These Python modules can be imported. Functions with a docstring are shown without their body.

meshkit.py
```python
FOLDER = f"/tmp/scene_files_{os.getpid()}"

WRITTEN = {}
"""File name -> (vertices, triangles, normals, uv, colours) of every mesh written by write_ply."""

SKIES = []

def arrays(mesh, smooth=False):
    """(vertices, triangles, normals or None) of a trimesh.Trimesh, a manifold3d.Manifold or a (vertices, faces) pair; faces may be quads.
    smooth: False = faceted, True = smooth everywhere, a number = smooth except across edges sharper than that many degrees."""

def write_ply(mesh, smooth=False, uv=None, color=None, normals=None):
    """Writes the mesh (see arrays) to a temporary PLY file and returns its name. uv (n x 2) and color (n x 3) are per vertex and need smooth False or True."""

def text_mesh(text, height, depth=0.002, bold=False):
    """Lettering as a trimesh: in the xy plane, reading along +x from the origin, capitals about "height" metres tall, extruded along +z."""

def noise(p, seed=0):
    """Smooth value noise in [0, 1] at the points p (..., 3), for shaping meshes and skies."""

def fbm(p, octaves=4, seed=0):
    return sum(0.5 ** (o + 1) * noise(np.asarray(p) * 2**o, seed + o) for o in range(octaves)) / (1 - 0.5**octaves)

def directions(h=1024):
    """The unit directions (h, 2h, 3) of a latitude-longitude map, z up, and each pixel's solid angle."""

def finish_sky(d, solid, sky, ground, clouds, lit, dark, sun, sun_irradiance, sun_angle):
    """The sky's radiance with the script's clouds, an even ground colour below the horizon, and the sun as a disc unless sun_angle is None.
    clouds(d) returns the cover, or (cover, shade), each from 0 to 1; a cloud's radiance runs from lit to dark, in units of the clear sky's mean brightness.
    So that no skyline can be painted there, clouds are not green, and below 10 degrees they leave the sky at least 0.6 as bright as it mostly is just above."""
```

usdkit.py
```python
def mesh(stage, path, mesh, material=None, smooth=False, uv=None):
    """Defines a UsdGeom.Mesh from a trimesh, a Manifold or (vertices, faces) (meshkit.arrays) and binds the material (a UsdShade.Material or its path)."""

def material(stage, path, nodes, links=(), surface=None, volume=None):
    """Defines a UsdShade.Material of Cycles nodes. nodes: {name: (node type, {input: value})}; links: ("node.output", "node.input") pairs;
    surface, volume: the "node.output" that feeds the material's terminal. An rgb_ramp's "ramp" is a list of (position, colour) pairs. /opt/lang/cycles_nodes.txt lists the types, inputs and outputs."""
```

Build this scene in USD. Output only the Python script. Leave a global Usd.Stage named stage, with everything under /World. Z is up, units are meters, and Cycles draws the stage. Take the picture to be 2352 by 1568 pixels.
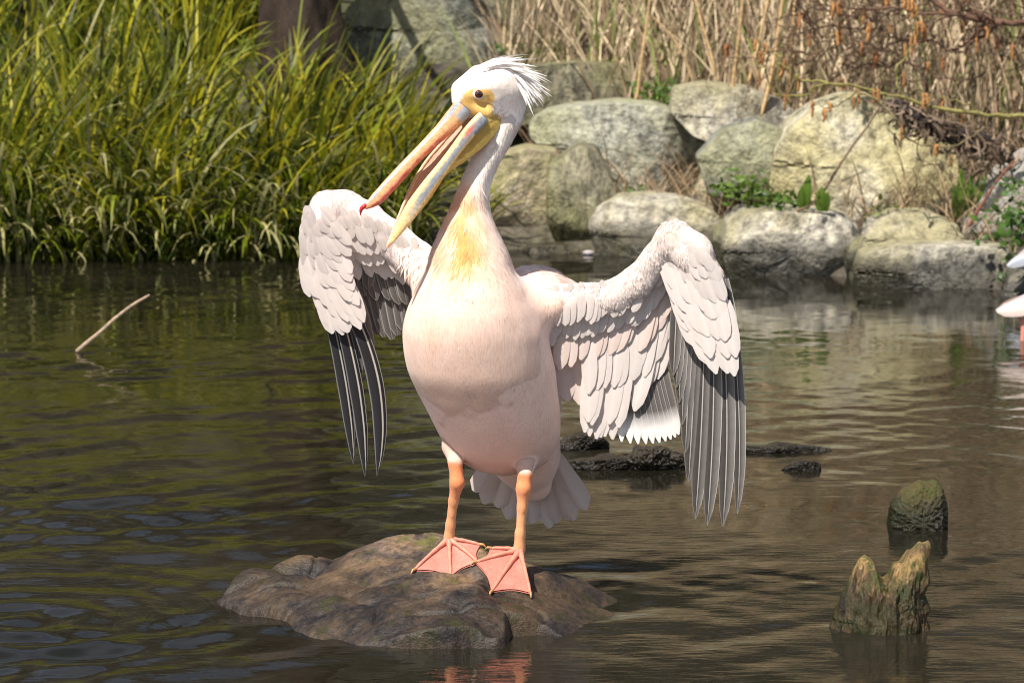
import math, random
import numpy as np
import trimesh
import meshkit, usdkit
from scipy.interpolate import PchipInterpolator, RBFInterpolator
from scipy.ndimage import map_coordinates
from pxr import Usd, UsdGeom, UsdLux, UsdShade, Gf, Sdf, Vt

stage = Usd.Stage.CreateInMemory()
UsdGeom.SetStageUpAxis(stage, UsdGeom.Tokens.z)
UsdGeom.SetStageMetersPerUnit(stage, 1.0)
UsdGeom.Xform.Define(stage, '/World')
T_ = Sdf.ValueTypeNames

# ------------------------------------------------------------------ camera, sky, sun, exposure
CAM = np.array([0.0, -8.0, 1.7])
PITCH = math.radians(7.6)
F = 7924.0                                    # focal length in units of a picture 2352 wide
CU, CV = 1176.0, 784.0
EXPOSURE = 0.70
cam = UsdGeom.Camera.Define(stage, '/World/camera')
cam.AddTranslateOp().Set(Gf.Vec3d(*CAM))
cam.AddRotateXOp().Set(90.0 - math.degrees(PITCH))
cam.CreateHorizontalApertureAttr(36.0)
cam.CreateVerticalApertureAttr(24.0)
cam.CreateFocalLengthAttr(36.0 * F / 2352.0)
cam.CreateFStopAttr(9.0)
cam.CreateFocusDistanceAttr(8.03)
cam.CreateExposureAttr(EXPOSURE)
SUN = np.array([-0.32, -0.44, 0.835]); SUN = SUN / np.linalg.norm(SUN)
EL, ROT = math.asin(SUN[2]), math.atan2(SUN[0], SUN[1])
usdkit.material(stage, '/World/Looks/sky', {
    "s": ("sky_texture", {"sky_type": "single_scattering", "sun_disc": False, "sun_elevation": EL, "sun_rotation": ROT,
                          "altitude": 50.0, "air_density": 1.0, "aerosol_density": 1.0, "ozone_density": 1.0}),
    "tc": ("texture_coordinate", {}), "n": ("noise_texture", {"scale": 2.6, "detail": 6.0, "roughness": 0.6}),
    "r": ("rgb_ramp", {"ramp": [(0.42, (0, 0, 0)), (0.68, (1, 1, 1))]}),
    "h": ("hsv", {"saturation": 0.35, "value": 1.7}), "m": ("mix_color", {"use_clamp": False}),
    "b": ("background_shader", {"strength": 0.060})}, [("tc.generated", "n.vector"), ("n.fac", "r.fac"), ("s.color", "h.color"), ("s.color", "m.a"), ("h.color", "m.b"), ("r.color", "m.fac"), ("m.result", "b.color")], surface="b.background")
dome = UsdLux.DomeLight.Define(stage, '/World/sky')
UsdShade.MaterialBindingAPI.Apply(dome.GetPrim()).Bind(UsdShade.Material.Get(stage, '/World/Looks/sky'))
dome.GetPrim().SetCustomDataByKey('kind', 'structure')
sun = UsdLux.DistantLight.Define(stage, '/World/sun')
sun.CreateIntensityAttr(1.25)
sun.CreateNormalizeAttr(True)
sun.CreateAngleAttr(0.53)
sun.CreateColorAttr(Gf.Vec3f(1.0, 0.95, 0.86))
_m = Gf.Matrix4d(1.0); _m.SetRotate(Gf.Rotation(Gf.Vec3d(0, 0, 1), Gf.Vec3d(*SUN)))
sun.AddTransformOp().Set(_m)

# ------------------------------------------------------------------ helpers
FWD = np.array([0, math.cos(PITCH), -math.sin(PITCH)])
UPV = np.array([0, math.sin(PITCH), math.cos(PITCH)])
RGT = np.array([1.0, 0, 0])


def W(u, v, y=0.0):
    """The point of the plane Y = y seen at (u, v)."""
    d = FWD + RGT * ((u - CU) / F) + UPV * ((CV - v) / F)
    return CAM + d * ((y - CAM[1]) / d[1])


def G(u, v, z=0.0):
    d = FWD + RGT * ((u - CU) / F) + UPV * ((CV - v) / F)
    return CAM + d * ((z - CAM[2]) / d[2])


def proj(P):
    q = np.asarray(P) - CAM
    w = q @ FWD
    return CU + F * (q @ RGT) / w, CV - F * (q @ UPV) / w


def mm(r, y=0.0):
    return r * (y + 8.0) / F


used = {}


def path_for(name, parent='/World'):
    key = (parent, name)
    n = used.get(key, 0)
    used[key] = n + 1
    return f"{parent}/{name}" + (f"_{n:03d}" if n else "")


def put(name, V, Fc, mat, parent='/World', uv=None, col=None, nrm=None, smooth=False):
    p = path_for(name, parent)
    V = np.asarray(V, np.float32); Fc = np.asarray(Fc, np.int32)
    m = UsdGeom.Mesh.Define(stage, p)
    m.CreatePointsAttr(Vt.Vec3fArray.FromNumpy(np.ascontiguousarray(V)))
    m.CreateFaceVertexCountsAttr(Vt.IntArray.FromNumpy(np.full(len(Fc), Fc.shape[1], np.int32)))
    m.CreateFaceVertexIndicesAttr(Vt.IntArray.FromNumpy(np.ascontiguousarray(Fc.ravel())))
    m.CreateSubdivisionSchemeAttr('none')
    if nrm is None and smooth:
        nrm = vnormals(V, Fc)
    if nrm is not None:
        m.CreateNormalsAttr(Vt.Vec3fArray.FromNumpy(np.ascontiguousarray(np.asarray(nrm, np.float32))))
        m.SetNormalsInterpolation('vertex')
    api = UsdGeom.PrimvarsAPI(m)
    if uv is not None:
        api.CreatePrimvar('st', T_.TexCoord2fArray, 'vertex').Set(Vt.Vec2fArray.FromNumpy(np.ascontiguousarray(np.asarray(uv, np.float32))))
    if col is not None:
        api.CreatePrimvar('tint', T_.Color3fArray, 'vertex').Set(Vt.Vec3fArray.FromNumpy(np.ascontiguousarray(np.asarray(col, np.float32))))
    UsdShade.MaterialBindingAPI.Apply(m.GetPrim()).Bind(UsdShade.Material.Get(stage, '/World/Looks/' + mat))
    return m.GetPrim()


def thing(name, label, cat, group=None, kind=None):
    x = UsdGeom.Xform.Define(stage, path_for(name)).GetPrim()
    return tag(x, label, cat, group, kind)


def tag(p, label=None, cat=None, group=None, kind=None):
    for k, v in (('label', label), ('category', cat), ('group', group), ('kind', kind)):
        if v:
            p.SetCustomDataByKey(k, v)
    return p


def P_(prim):
    return str(prim.GetPath())


def vnormals(V, Fc):
    V = np.asarray(V, float); n = np.zeros_like(V)
    tris = Fc if Fc.shape[1] == 3 else np.vstack([Fc[:, [0, 1, 2]], Fc[:, [0, 2, 3]]])
    fn = np.cross(V[tris[:, 1]] - V[tris[:, 0]], V[tris[:, 2]] - V[tris[:, 0]])
    for k in range(3):
        np.add.at(n, tris[:, k], fn)
    return n / np.maximum(np.linalg.norm(n, axis=1, keepdims=True), 1e-12)


def smin(a, b, k):
    h = np.clip(0.5 + 0.5 * (b - a) / k, 0, 1)
    return b * (1 - h) + a * h - k * h * (1 - h)


class Bag:
    def __init__(s):
        s.V, s.F, s.C, s.N, s.U, s.n = [], [], [], [], [], 0

    def add(s, V, Fc, col=None, nrm=None, uv=None):
        V = np.asarray(V, float); Fc = np.asarray(Fc, int)
        if Fc.shape[1] == 4:
            Fc = np.vstack([Fc[:, [0, 1, 2]], Fc[:, [0, 2, 3]]])
        s.V.append(V); s.F.append(Fc + s.n); s.n += len(V)
        if col is not None:
            s.C.append(np.broadcast_to(np.asarray(col, float), (len(V), 3)))
        if nrm is not None:
            s.N.append(nrm)
        if uv is not None:
            s.U.append(uv)

    def put(s, name, mat, parent='/World', smooth=True):
        V, Fc = np.vstack(s.V), np.vstack(s.F)
        return put(name, V, Fc, mat, parent, uv=np.vstack(s.U) if s.U else None, col=np.vstack(s.C) if s.C else None,
                   nrm=np.vstack(s.N) if s.N else None, smooth=smooth)


def tube(points, radii, sides=8, caps=True):
    p = np.asarray(points, float)
    r = np.broadcast_to(np.asarray(radii, float), (len(p),))
    t = np.gradient(p, axis=0); t /= np.linalg.norm(t, axis=1, keepdims=True) + 1e-12
    a = np.cross(t, np.where(np.abs(t[:, 1:2]) < 0.9, [0, 1.0, 0], [1.0, 0, 0])); a /= np.linalg.norm(a, axis=1, keepdims=True) + 1e-12
    b = np.cross(t, a); ang = np.arange(sides) * 2 * np.pi / sides
    V = p[:, None] + r[:, None, None] * (np.cos(ang)[None, :, None] * a[:, None] + np.sin(ang)[None, :, None] * b[:, None])
    i, j = np.meshgrid(np.arange(len(p) - 1), np.arange(sides), indexing='ij')
    q = np.stack([i * sides + j, i * sides + (j + 1) % sides, (i + 1) * sides + (j + 1) % sides, (i + 1) * sides + j], -1).reshape(-1, 4)
    Fc = np.vstack([q[:, [0, 1, 2]], q[:, [0, 2, 3]]])
    V = V.reshape(-1, 3)
    if caps:
        n = len(V); V = np.vstack([V, p[0] - t[0] * r[0] * .4, p[-1] + t[-1] * r[-1] * .4])
        k = np.arange(sides); e = (len(p) - 1) * sides
        Fc = np.vstack([Fc, np.stack([np.full(sides, n), (k + 1) % sides, k], 1), np.stack([np.full(sides, n + 1), e + k, e + (k + 1) % sides], 1)])
    return V, Fc


def grid_faces(n, m, wrap=False):
    i, j = np.meshgrid(np.arange(n - 1), np.arange(m if wrap else m - 1), indexing='ij')
    j2 = (j + 1) % m
    return np.stack([i * m + j, i * m + j2, (i + 1) * m + j2, (i + 1) * m + j], -1).reshape(-1, 4)


def smooth_path(pts, n):
    pts = np.asarray(pts, float)
    s = np.r_[0, np.cumsum(np.linalg.norm(np.diff(pts, axis=0), axis=1))]
    t = np.linspace(0, s[-1], n)
    return np.stack([PchipInterpolator(s, pts[:, k])(t) for k in range(pts.shape[1])], 1)


def fbm(P, scale, seed=0, octaves=4):
    return meshkit.fbm(np.asarray(P) * scale + 37.3, octaves, seed) - 0.5


# ------------------------------------------------------------------ materials
def mat(name, nodes, links, surface='p.BSDF', **k):
    usdkit.material(stage, '/World/Looks/' + name, nodes, links, surface=surface, **k)


def rock_mat(name, dark, mid, light, lichen=None, lichen_amt=0.5, scale=5.0, moss=None, moss_amt=0.5, wet=0.07, rough=0.75, bump=0.5, streak=(1, 1, 1), crack=0.6, wetr=0.2):
    nd = {
        "g": ("geometry", {}),
        "mp": ("mapping", {"scale": streak}),
        "n1": ("noise_texture", {"scale": scale, "detail": 8.0, "roughness": 0.65, "distortion": 0.6}),
        "n2": ("noise_texture", {"scale": scale * 6, "detail": 6.0, "roughness": 0.7}),
        "n3": ("noise_texture", {"scale": scale * 0.55, "detail": 5.0, "roughness": 0.6}),
        "n4": ("noise_texture", {"scale": scale * 22, "detail": 3.0}),
        "r": ("rgb_ramp", {"ramp": [(0.33, dark), (0.45, mid), (0.58, light), (0.72, mid)]}),
        "sp": ("rgb_ramp", {"ramp": [(0.32, (0.36, 0.35, 0.34)), (0.5, (0.95, 0.95, 0.95)), (0.70, (1.4, 1.37, 1.3))]}),
        "mx": ("mix_color", {"blend_type": "multiply", "fac": 0.85, "use_clamp": False}),
        "vd": ("vector_math", {"math_type": "multiply_add", "vector2": (0.35, 0.35, 0.35)}),
        "vo": ("voronoi_texture", {"feature": "distance_to_edge", "scale": scale * 0.9}),
        "vr": ("rgb_ramp", {"ramp": [(0.0, (0.35, 0.33, 0.30)), (0.02, (0.8, 0.8, 0.8)), (0.05, (1, 1, 1))]}),
        "vm": ("mix_color", {"blend_type": "multiply", "fac": crack}),
        "xyz": ("separate_xyz", {}),
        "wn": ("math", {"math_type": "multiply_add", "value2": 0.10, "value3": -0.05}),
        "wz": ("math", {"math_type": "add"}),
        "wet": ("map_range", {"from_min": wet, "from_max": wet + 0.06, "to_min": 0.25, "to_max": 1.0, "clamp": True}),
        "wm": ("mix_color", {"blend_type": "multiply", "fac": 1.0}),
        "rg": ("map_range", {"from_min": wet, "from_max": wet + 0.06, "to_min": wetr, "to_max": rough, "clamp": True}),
        "ba": ("math", {"math_type": "multiply_add", "value2": 0.45}),
        "bp": ("bump", {"strength": bump, "distance": 0.085 / scale}),
        "p": ("principled_bsdf", {"specular_ior_level": 0.35}),
    }
    lk = [("g.position", "mp.vector"), ("mp.vector", "n1.vector"), ("mp.vector", "n2.vector"), ("g.position", "n3.vector"), ("g.position", "n4.vector"),
          ("n1.fac", "r.fac"), ("n2.fac", "sp.fac"), ("r.color", "mx.a"), ("sp.color", "mx.b"), ("g.position", "xyz.vector"),
          ("n3.fac", "wn.value1"), ("xyz.z", "wz.value1"), ("wn.value", "wz.value2"), ("wz.value", "wet.value"), ("wz.value", "rg.value")]
    last = "mx.result"
    if lichen:
        nd["lr"] = ("rgb_ramp", {"ramp": [(0.5 - 0.22 * lichen_amt, (0, 0, 0)), (0.62 - 0.1 * lichen_amt, (1, 1, 1))]})
        nd["lm"] = ("mix_color", {"b": lichen})
        nd["lf"] = ("math", {"math_type": "multiply", "value2": 0.8})
        lk += [("n3.fac", "lr.fac"), ("lr.color", "lf.value1"), ("lf.value", "lm.fac"), (last, "lm.a")]
        nd["lmm"] = ("mix_color", {"blend_type": "multiply", "fac": 0.7, "use_clamp": False})
        lk += [("lm.result", "lmm.a"), ("sp.color", "lmm.b")]
        last = "lmm.result"
    if moss:
        nd["mr"] = ("rgb_ramp", {"ramp": [(0.56 - 0.25 * moss_amt, (0, 0, 0)), (0.66 - 0.2 * moss_amt, (1, 1, 1))]})
        nd["mn"] = ("noise_texture", {"scale": scale * 1.1, "detail": 6.0, "roughness": 0.65})
        nd["mo"] = ("mapping", {"location": (3.1, 7.7, 1.3)})
        nd["mm"] = ("mix_color", {"b": moss})
        lk += [("g.position", "mo.vector"), ("mo.vector", "mn.vector"), ("mn.fac", "mr.fac"), ("mr.color", "mm.fac"), (last, "mm.a")]
        last = "mm.result"
    lk += [("n1.color", "vd.vector1"), ("g.position", "vd.vector3"), ("vd.vector", "vo.vector"), ("vo.distance", "vr.fac"), (last, "vm.a"), ("vr.color", "vm.b")]
    last = "vm.result"
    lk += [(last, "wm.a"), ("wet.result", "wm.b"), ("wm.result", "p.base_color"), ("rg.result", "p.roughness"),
           ("n4.fac", "ba.value1"), ("n2.fac", "ba.value3"), ("ba.value", "bp.height"), ("bp.normal", "p.normal")]
    mat(name, nd, lk)


def tint_mat(name, rough=0.6, transl=0.0, spec=0.3, noise=0.15, nscale=40.0, bump=0.0, bscale=300.0, sub=0.0):
    nd = {"a": ("attribute", {"attribute": "tint"}), "g": ("geometry", {}),
          "n": ("noise_texture", {"scale": nscale, "detail": 4.0}),
          "r": ("rgb_ramp", {"ramp": [(0.3, (1 - noise,) * 3), (0.7, (1 + noise,) * 3)]}),
          "m": ("mix_color", {"blend_type": "multiply", "fac": 1.0, "use_clamp": False}),
          "p": ("principled_bsdf", {"roughness": rough, "specular_ior_level": spec})}
    lk = [("g.position", "n.vector"), ("n.fac", "r.fac"), ("a.color", "m.a"), ("r.color", "m.b"), ("m.result", "p.base_color")]
    if sub:
        nd["p"][1].update({"subsurface_weight": sub, "subsurface_radius": (1.0, 0.4, 0.25), "subsurface_scale": 0.006})
    if bump:
        nd["bn"] = ("noise_texture", {"scale": bscale, "detail": 3.0}); nd["b"] = ("bump", {"strength": bump, "distance": 0.002})
        lk += [("g.position", "bn.vector"), ("bn.fac", "b.height"), ("b.normal", "p.normal")]
    if transl:
        nd["t"] = ("translucent_bsdf", {}); nd["x"] = ("mix_closure", {"fac": transl})
        lk += [("m.result", "t.color"), ("p.BSDF", "x.closure1"), ("t.BSDF", "x.closure2")]
        mat(name, nd, lk, surface="x.closure")
    else:
        mat(name, nd, lk)


def plain(name, color, rough=0.6, spec=0.3, var=0.2, scale=30.0, transl=0.0, bump=0.0, bscale=80.0, coat=0.0):
    c = np.array(color)
    nd = {"g": ("geometry", {}), "n": ("noise_texture", {"scale": scale, "detail": 5.0, "roughness": 0.6}),
          "r": ("rgb_ramp", {"ramp": [(0.3, tuple(c * (1 - var))), (0.7, tuple(c * (1 + var)))]}),
          "p": ("principled_bsdf", {"roughness": rough, "specular_ior_level": spec, "coat_weight": coat})}
    lk = [("g.position", "n.vector"), ("n.fac", "r.fac"), ("r.color", "p.base_color")]
    if bump:
        nd["bn"] = ("noise_texture", {"scale": bscale, "detail": 5.0}); nd["b"] = ("bump", {"strength": bump, "distance": 0.01})
        lk += [("g.position", "bn.vector"), ("bn.fac", "b.height"), ("b.normal", "p.normal")]
    if transl:
        nd["t"] = ("translucent_bsdf", {}); nd["x"] = ("mix_closure", {"fac": transl})
        lk += [("r.color", "t.color"), ("p.BSDF", "x.closure1"), ("t.BSDF", "x.closure2")]
        mat(name, nd, lk, surface="x.closure")
    else:
        mat(name, nd, lk)


def feather_mat(name, across, along=None, transl=0.2, rough=0.55, barb=0.25):
    """across: ramp over the vane's width; along: (start, end, colour) of a differently coloured tip."""
    nd = {"uv": ("uvmap", {"attribute": "st"}), "s": ("separate_xyz", {}),
          "g": ("geometry", {}), "nn": ("noise_texture", {"scale": 60.0, "detail": 3.0}),
          "r": ("rgb_ramp", {"ramp": across}),
          "bv": ("math", {"math_type": "subtract", "value2": 0.5}), "ba": ("math", {"math_type": "absolute"}),
          "bb": ("math", {"math_type": "multiply_add", "value2": -0.25}),
          "bw": ("math", {"math_type": "multiply", "value2": 520.0}), "bs": ("math", {"math_type": "sine"}),
          "nf": ("math", {"math_type": "multiply_add", "value2": 0.5}),
          "br": ("rgb_ramp", {"ramp": [(0.0, (1 - barb,) * 3), (1.0, (1 + barb,) * 3)]}),
          "m": ("mix_color", {"blend_type": "multiply", "fac": 1.0, "use_clamp": False}),
          "p": ("principled_bsdf", {"roughness": rough, "specular_ior_level": 0.35}),
          "t": ("translucent_bsdf", {}), "x": ("mix_closure", {"fac": transl})}
    lk = [("uv.UV", "s.vector"), ("s.x", "r.fac"), ("s.x", "bv.value1"), ("bv.value", "ba.value1"), ("ba.value", "bb.value1"), ("s.y", "bb.value3"),
          ("bb.value", "bw.value1"), ("bw.value", "bs.value1"), ("g.position", "nn.vector"), ("bs.value", "nf.value1"), ("nn.fac", "nf.value3"),
          ("nf.value", "br.fac"), ("br.color", "m.b")]
    last = "r.color"
    if along:
        nd["ar"] = ("map_range", {"from_min": along[0], "from_max": along[1], "clamp": True})
        nd["am"] = ("mix_color", {"b": along[2]})
        lk += [("s.y", "ar.value"), ("ar.result", "am.fac"), (last, "am.a")]
        last = "am.result"
    lk += [(last, "m.a"), ("m.result", "p.base_color"), ("m.result", "t.color"), ("p.BSDF", "x.closure1"), ("t.BSDF", "x.closure2")]
    mat(name, nd, lk, surface="x.closure")


WHITE = (0.82, 0.735, 0.69)
feather_mat('white_feather', [(0, (0.78, 0.70, 0.66)), (0.45, WHITE), (0.5, (0.86, 0.80, 0.76)), (0.55, WHITE), (1, (0.76, 0.68, 0.64))], transl=0.34, barb=0.06)
feather_mat('pink_feather', [(0, (0.72, 0.58, 0.52)), (0.5, (0.80, 0.67, 0.61)), (1, (0.70, 0.56, 0.50))], transl=0.3, barb=0.06)
feather_mat('salmon_feather', [(0, (0.78, 0.45, 0.32)), (0.5, (0.82, 0.52, 0.40)), (1, (0.8, 0.6, 0.52))], transl=0.25, barb=0.06)
feather_mat('flight_feather', [(0, (0.72, 0.68, 0.64)), (0.02, (0.55, 0.51, 0.48)), (0.04, (0.22, 0.20, 0.185)), (0.26, (0.15, 0.135, 0.125)), (0.46, (0.06, 0.052, 0.048)), (0.485, (0.42, 0.39, 0.36)), (0.52, (0.42, 0.39, 0.36)),
                               (0.55, (0.045, 0.038, 0.035)), (0.93, (0.07, 0.06, 0.055)), (1, (0.25, 0.23, 0.21))], transl=0.08, rough=0.55, barb=0.22)
feather_mat('black_feather', [(0, (0.45, 0.43, 0.42)), (0.05, (0.012, 0.010, 0.013)), (0.22, (0.012, 0.010, 0.013)), (0.27, (0.45, 0.41, 0.36)), (0.33, (0.45, 0.41, 0.36)),
                              (0.38, (0.009, 0.008, 0.010)), (0.9, (0.012, 0.010, 0.012)), (1, (0.2, 0.19, 0.19))], transl=0.03, rough=0.6, barb=0.22)
feather_mat('grey_feather', [(0, (0.36, 0.33, 0.30)), (0.08, (0.17, 0.15, 0.135)), (0.46, (0.10, 0.088, 0.08)), (0.5, (0.32, 0.29, 0.27)), (0.54, (0.085, 0.075, 0.07)), (0.92, (0.13, 0.115, 0.105)), (1, (0.4, 0.37, 0.35))],
             transl=0.1, rough=0.5, barb=0.2)
feather_mat('white_tipped_feather', [(0, (0.34, 0.31, 0.29)), (0.12, (0.15, 0.13, 0.12)), (0.46, (0.10, 0.088, 0.08)), (0.5, (0.4, 0.37, 0.35)), (0.54, (0.09, 0.08, 0.075)), (1, (0.40, 0.37, 0.35))],
             along=(0.72, 0.88, (0.84, 0.80, 0.77)), transl=0.12, rough=0.5, barb=0.14)
mat('skin_plumage', {"a": ("attribute", {"attribute": "tint"}), "g": ("geometry", {}), "mp": ("mapping", {"scale": (1.0, 1.0, 0.10)}),
    "n": ("noise_texture", {"scale": 330.0, "detail": 4.0, "roughness": 0.65, "distortion": 0.6}), "n2": ("noise_texture", {"scale": 16.0, "detail": 4.0}),
    "r": ("rgb_ramp", {"ramp": [(0.36, (0.86, 0.82, 0.79)), (0.52, (1.0, 1.0, 1.0)), (0.7, (1.05, 1.04, 1.03))]}), "r2": ("rgb_ramp", {"ramp": [(0.3, (0.95, 0.93, 0.92)), (0.7, (1.03, 1.03, 1.03))]}),
    "m": ("mix_color", {"blend_type": "multiply", "fac": 1.0, "use_clamp": False}), "m2": ("mix_color", {"blend_type": "multiply", "fac": 1.0, "use_clamp": False}),
    "b": ("bump", {"strength": 0.2, "distance": 0.002}), "p": ("principled_bsdf", {"roughness": 0.8, "specular_ior_level": 0.1, "sheen_weight": 0.15})},
    [("g.position", "mp.vector"), ("mp.vector", "n.vector"), ("g.position", "n2.vector"), ("n.fac", "r.fac"), ("n2.fac", "r2.fac"), ("a.color", "m.a"), ("r.color", "m.b"), ("m.result", "m2.a"), ("r2.color", "m2.b"),
     ("m2.result", "p.base_color"), ("n.fac", "b.height"), ("b.normal", "p.normal")])
tint_mat('plume', rough=0.7, transl=0.2, spec=0.2, noise=0.08, nscale=60.0)
tint_mat('bill_horn', rough=0.38, spec=0.45, noise=0.22, nscale=160.0, bump=0.15, bscale=260.0, sub=0.1)
tint_mat('web_skin', rough=0.5, spec=0.4, noise=0.12, nscale=90.0, bump=0.35, bscale=220.0, sub=0.15)
tint_mat('blade', rough=0.5, transl=0.34, spec=0.25, noise=0.15, nscale=6.0)
tint_mat('dry_stem', rough=0.75, transl=0.1, spec=0.2, noise=0.3, nscale=12.0)
tint_mat('bark', rough=0.85, spec=0.2, noise=0.35, nscale=70.0, bump=0.5, bscale=120.0)
tint_mat('leaf', rough=0.45, transl=0.32, spec=0.4, noise=0.25, nscale=14.0)
plain('eye_ring', (0.80, 0.70, 0.66), 0.4)
plain('iris', (0.10, 0.018, 0.012), 0.08, 0.6, coat=1.0)
plain('pupil', (0.008, 0.006, 0.006), 0.05, 0.6, coat=1.0)
plain('nail_red', (0.48, 0.03, 0.03), 0.25, 0.5, 0.15)
plain('claw_horn', (0.42, 0.20, 0.07), 0.35, 0.4, 0.2)
plain('white_bird', (0.33, 0.29, 0.295), 0.6, 0.2, 0.08)
plain('grey_bird', (0.30, 0.33, 0.40), 0.55, 0.2, 0.1)
plain('pink_leg', (0.62, 0.25, 0.20), 0.5, 0.3, 0.12)
rock_mat('perch_rock', (0.030, 0.023, 0.022), (0.085, 0.060, 0.052), (0.16, 0.112, 0.084), lichen=(0.28, 0.175, 0.092), lichen_amt=0.26, scale=11.0, moss=(0.10, 0.095, 0.02), moss_amt=0.05, wet=0.075, rough=0.5, bump=0.5, crack=0.8, wetr=0.5)  # wet band, set high so its dark colour also stands for front-face shade
rock_mat('yellow_rock', (0.16, 0.15, 0.105), (0.40, 0.365, 0.26), (0.54, 0.50, 0.39), lichen=(0.42, 0.36, 0.17), lichen_amt=0.55, scale=3.2, bump=0.85)
rock_mat('pale_rock', (0.13, 0.12, 0.095), (0.33, 0.30, 0.24), (0.46, 0.425, 0.355), lichen=(0.31, 0.275, 0.15), lichen_amt=0.3, scale=3.4, bump=0.85, wet=0.10)
rock_mat('green_grey_rock', (0.11, 0.11, 0.09), (0.28, 0.275, 0.225), (0.39, 0.385, 0.32), lichen=(0.31, 0.30, 0.18), lichen_amt=0.4, scale=3.4, bump=0.85)
rock_mat('brown_rock', (0.13, 0.10, 0.07), (0.31, 0.25, 0.18), (0.40, 0.34, 0.25), lichen=(0.28, 0.26, 0.12), lichen_amt=0.25, scale=3.4, bump=0.85, wet=0.08)
rock_mat('dark_rock', (0.07, 0.065, 0.045), (0.16, 0.145, 0.10), (0.24, 0.22, 0.15), lichen=(0.20, 0.19, 0.08), lichen_amt=0.3, scale=3.6, bump=0.7, streak=(1.6, 1.6, 0.5), wet=0.10)
rock_mat('blue_grey_rock', (0.07, 0.075, 0.07), (0.18, 0.19, 0.175), (0.29, 0.29, 0.25), lichen=(0.28, 0.27, 0.15), lichen_amt=0.4, scale=3.0, bump=0.85)
rock_mat('grey_rock', (0.13, 0.125, 0.11), (0.29, 0.275, 0.25), (0.42, 0.40, 0.36), scale=4.0, bump=0.85)
rock_mat('stump_wood', (0.03, 0.018, 0.009), (0.15, 0.092, 0.042), (0.36, 0.22, 0.09), lichen=(0.15, 0.12, 0.035), lichen_amt=0.35, scale=20.0, moss=(0.07, 0.08, 0.015), moss_amt=0.28, wet=0.08, rough=0.75, bump=1.0, streak=(1.5, 1.5, 0.35))
rock_mat('mossy_wood', (0.02, 0.016, 0.009), (0.05, 0.04, 0.02), (0.09, 0.07, 0.03), lichen=(0.075, 0.06, 0.015), lichen_amt=0.6, scale=16.0, moss=(0.05, 0.055, 0.010), moss_amt=0.4, wet=0.04, rough=0.85, bump=1.0)
rock_mat('wet_mud', (0.012, 0.009, 0.006), (0.035, 0.026, 0.016), (0.06, 0.045, 0.028), scale=18.0, wet=0.0, rough=0.4, bump=1.0)
rock_mat('earth', (0.024, 0.019, 0.014), (0.066, 0.054, 0.041), (0.12, 0.10, 0.078), lichen=(0.06, 0.065, 0.022), lichen_amt=0.25, scale=2.5, wet=-0.05, rough=0.9, bump=1.0)
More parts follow.
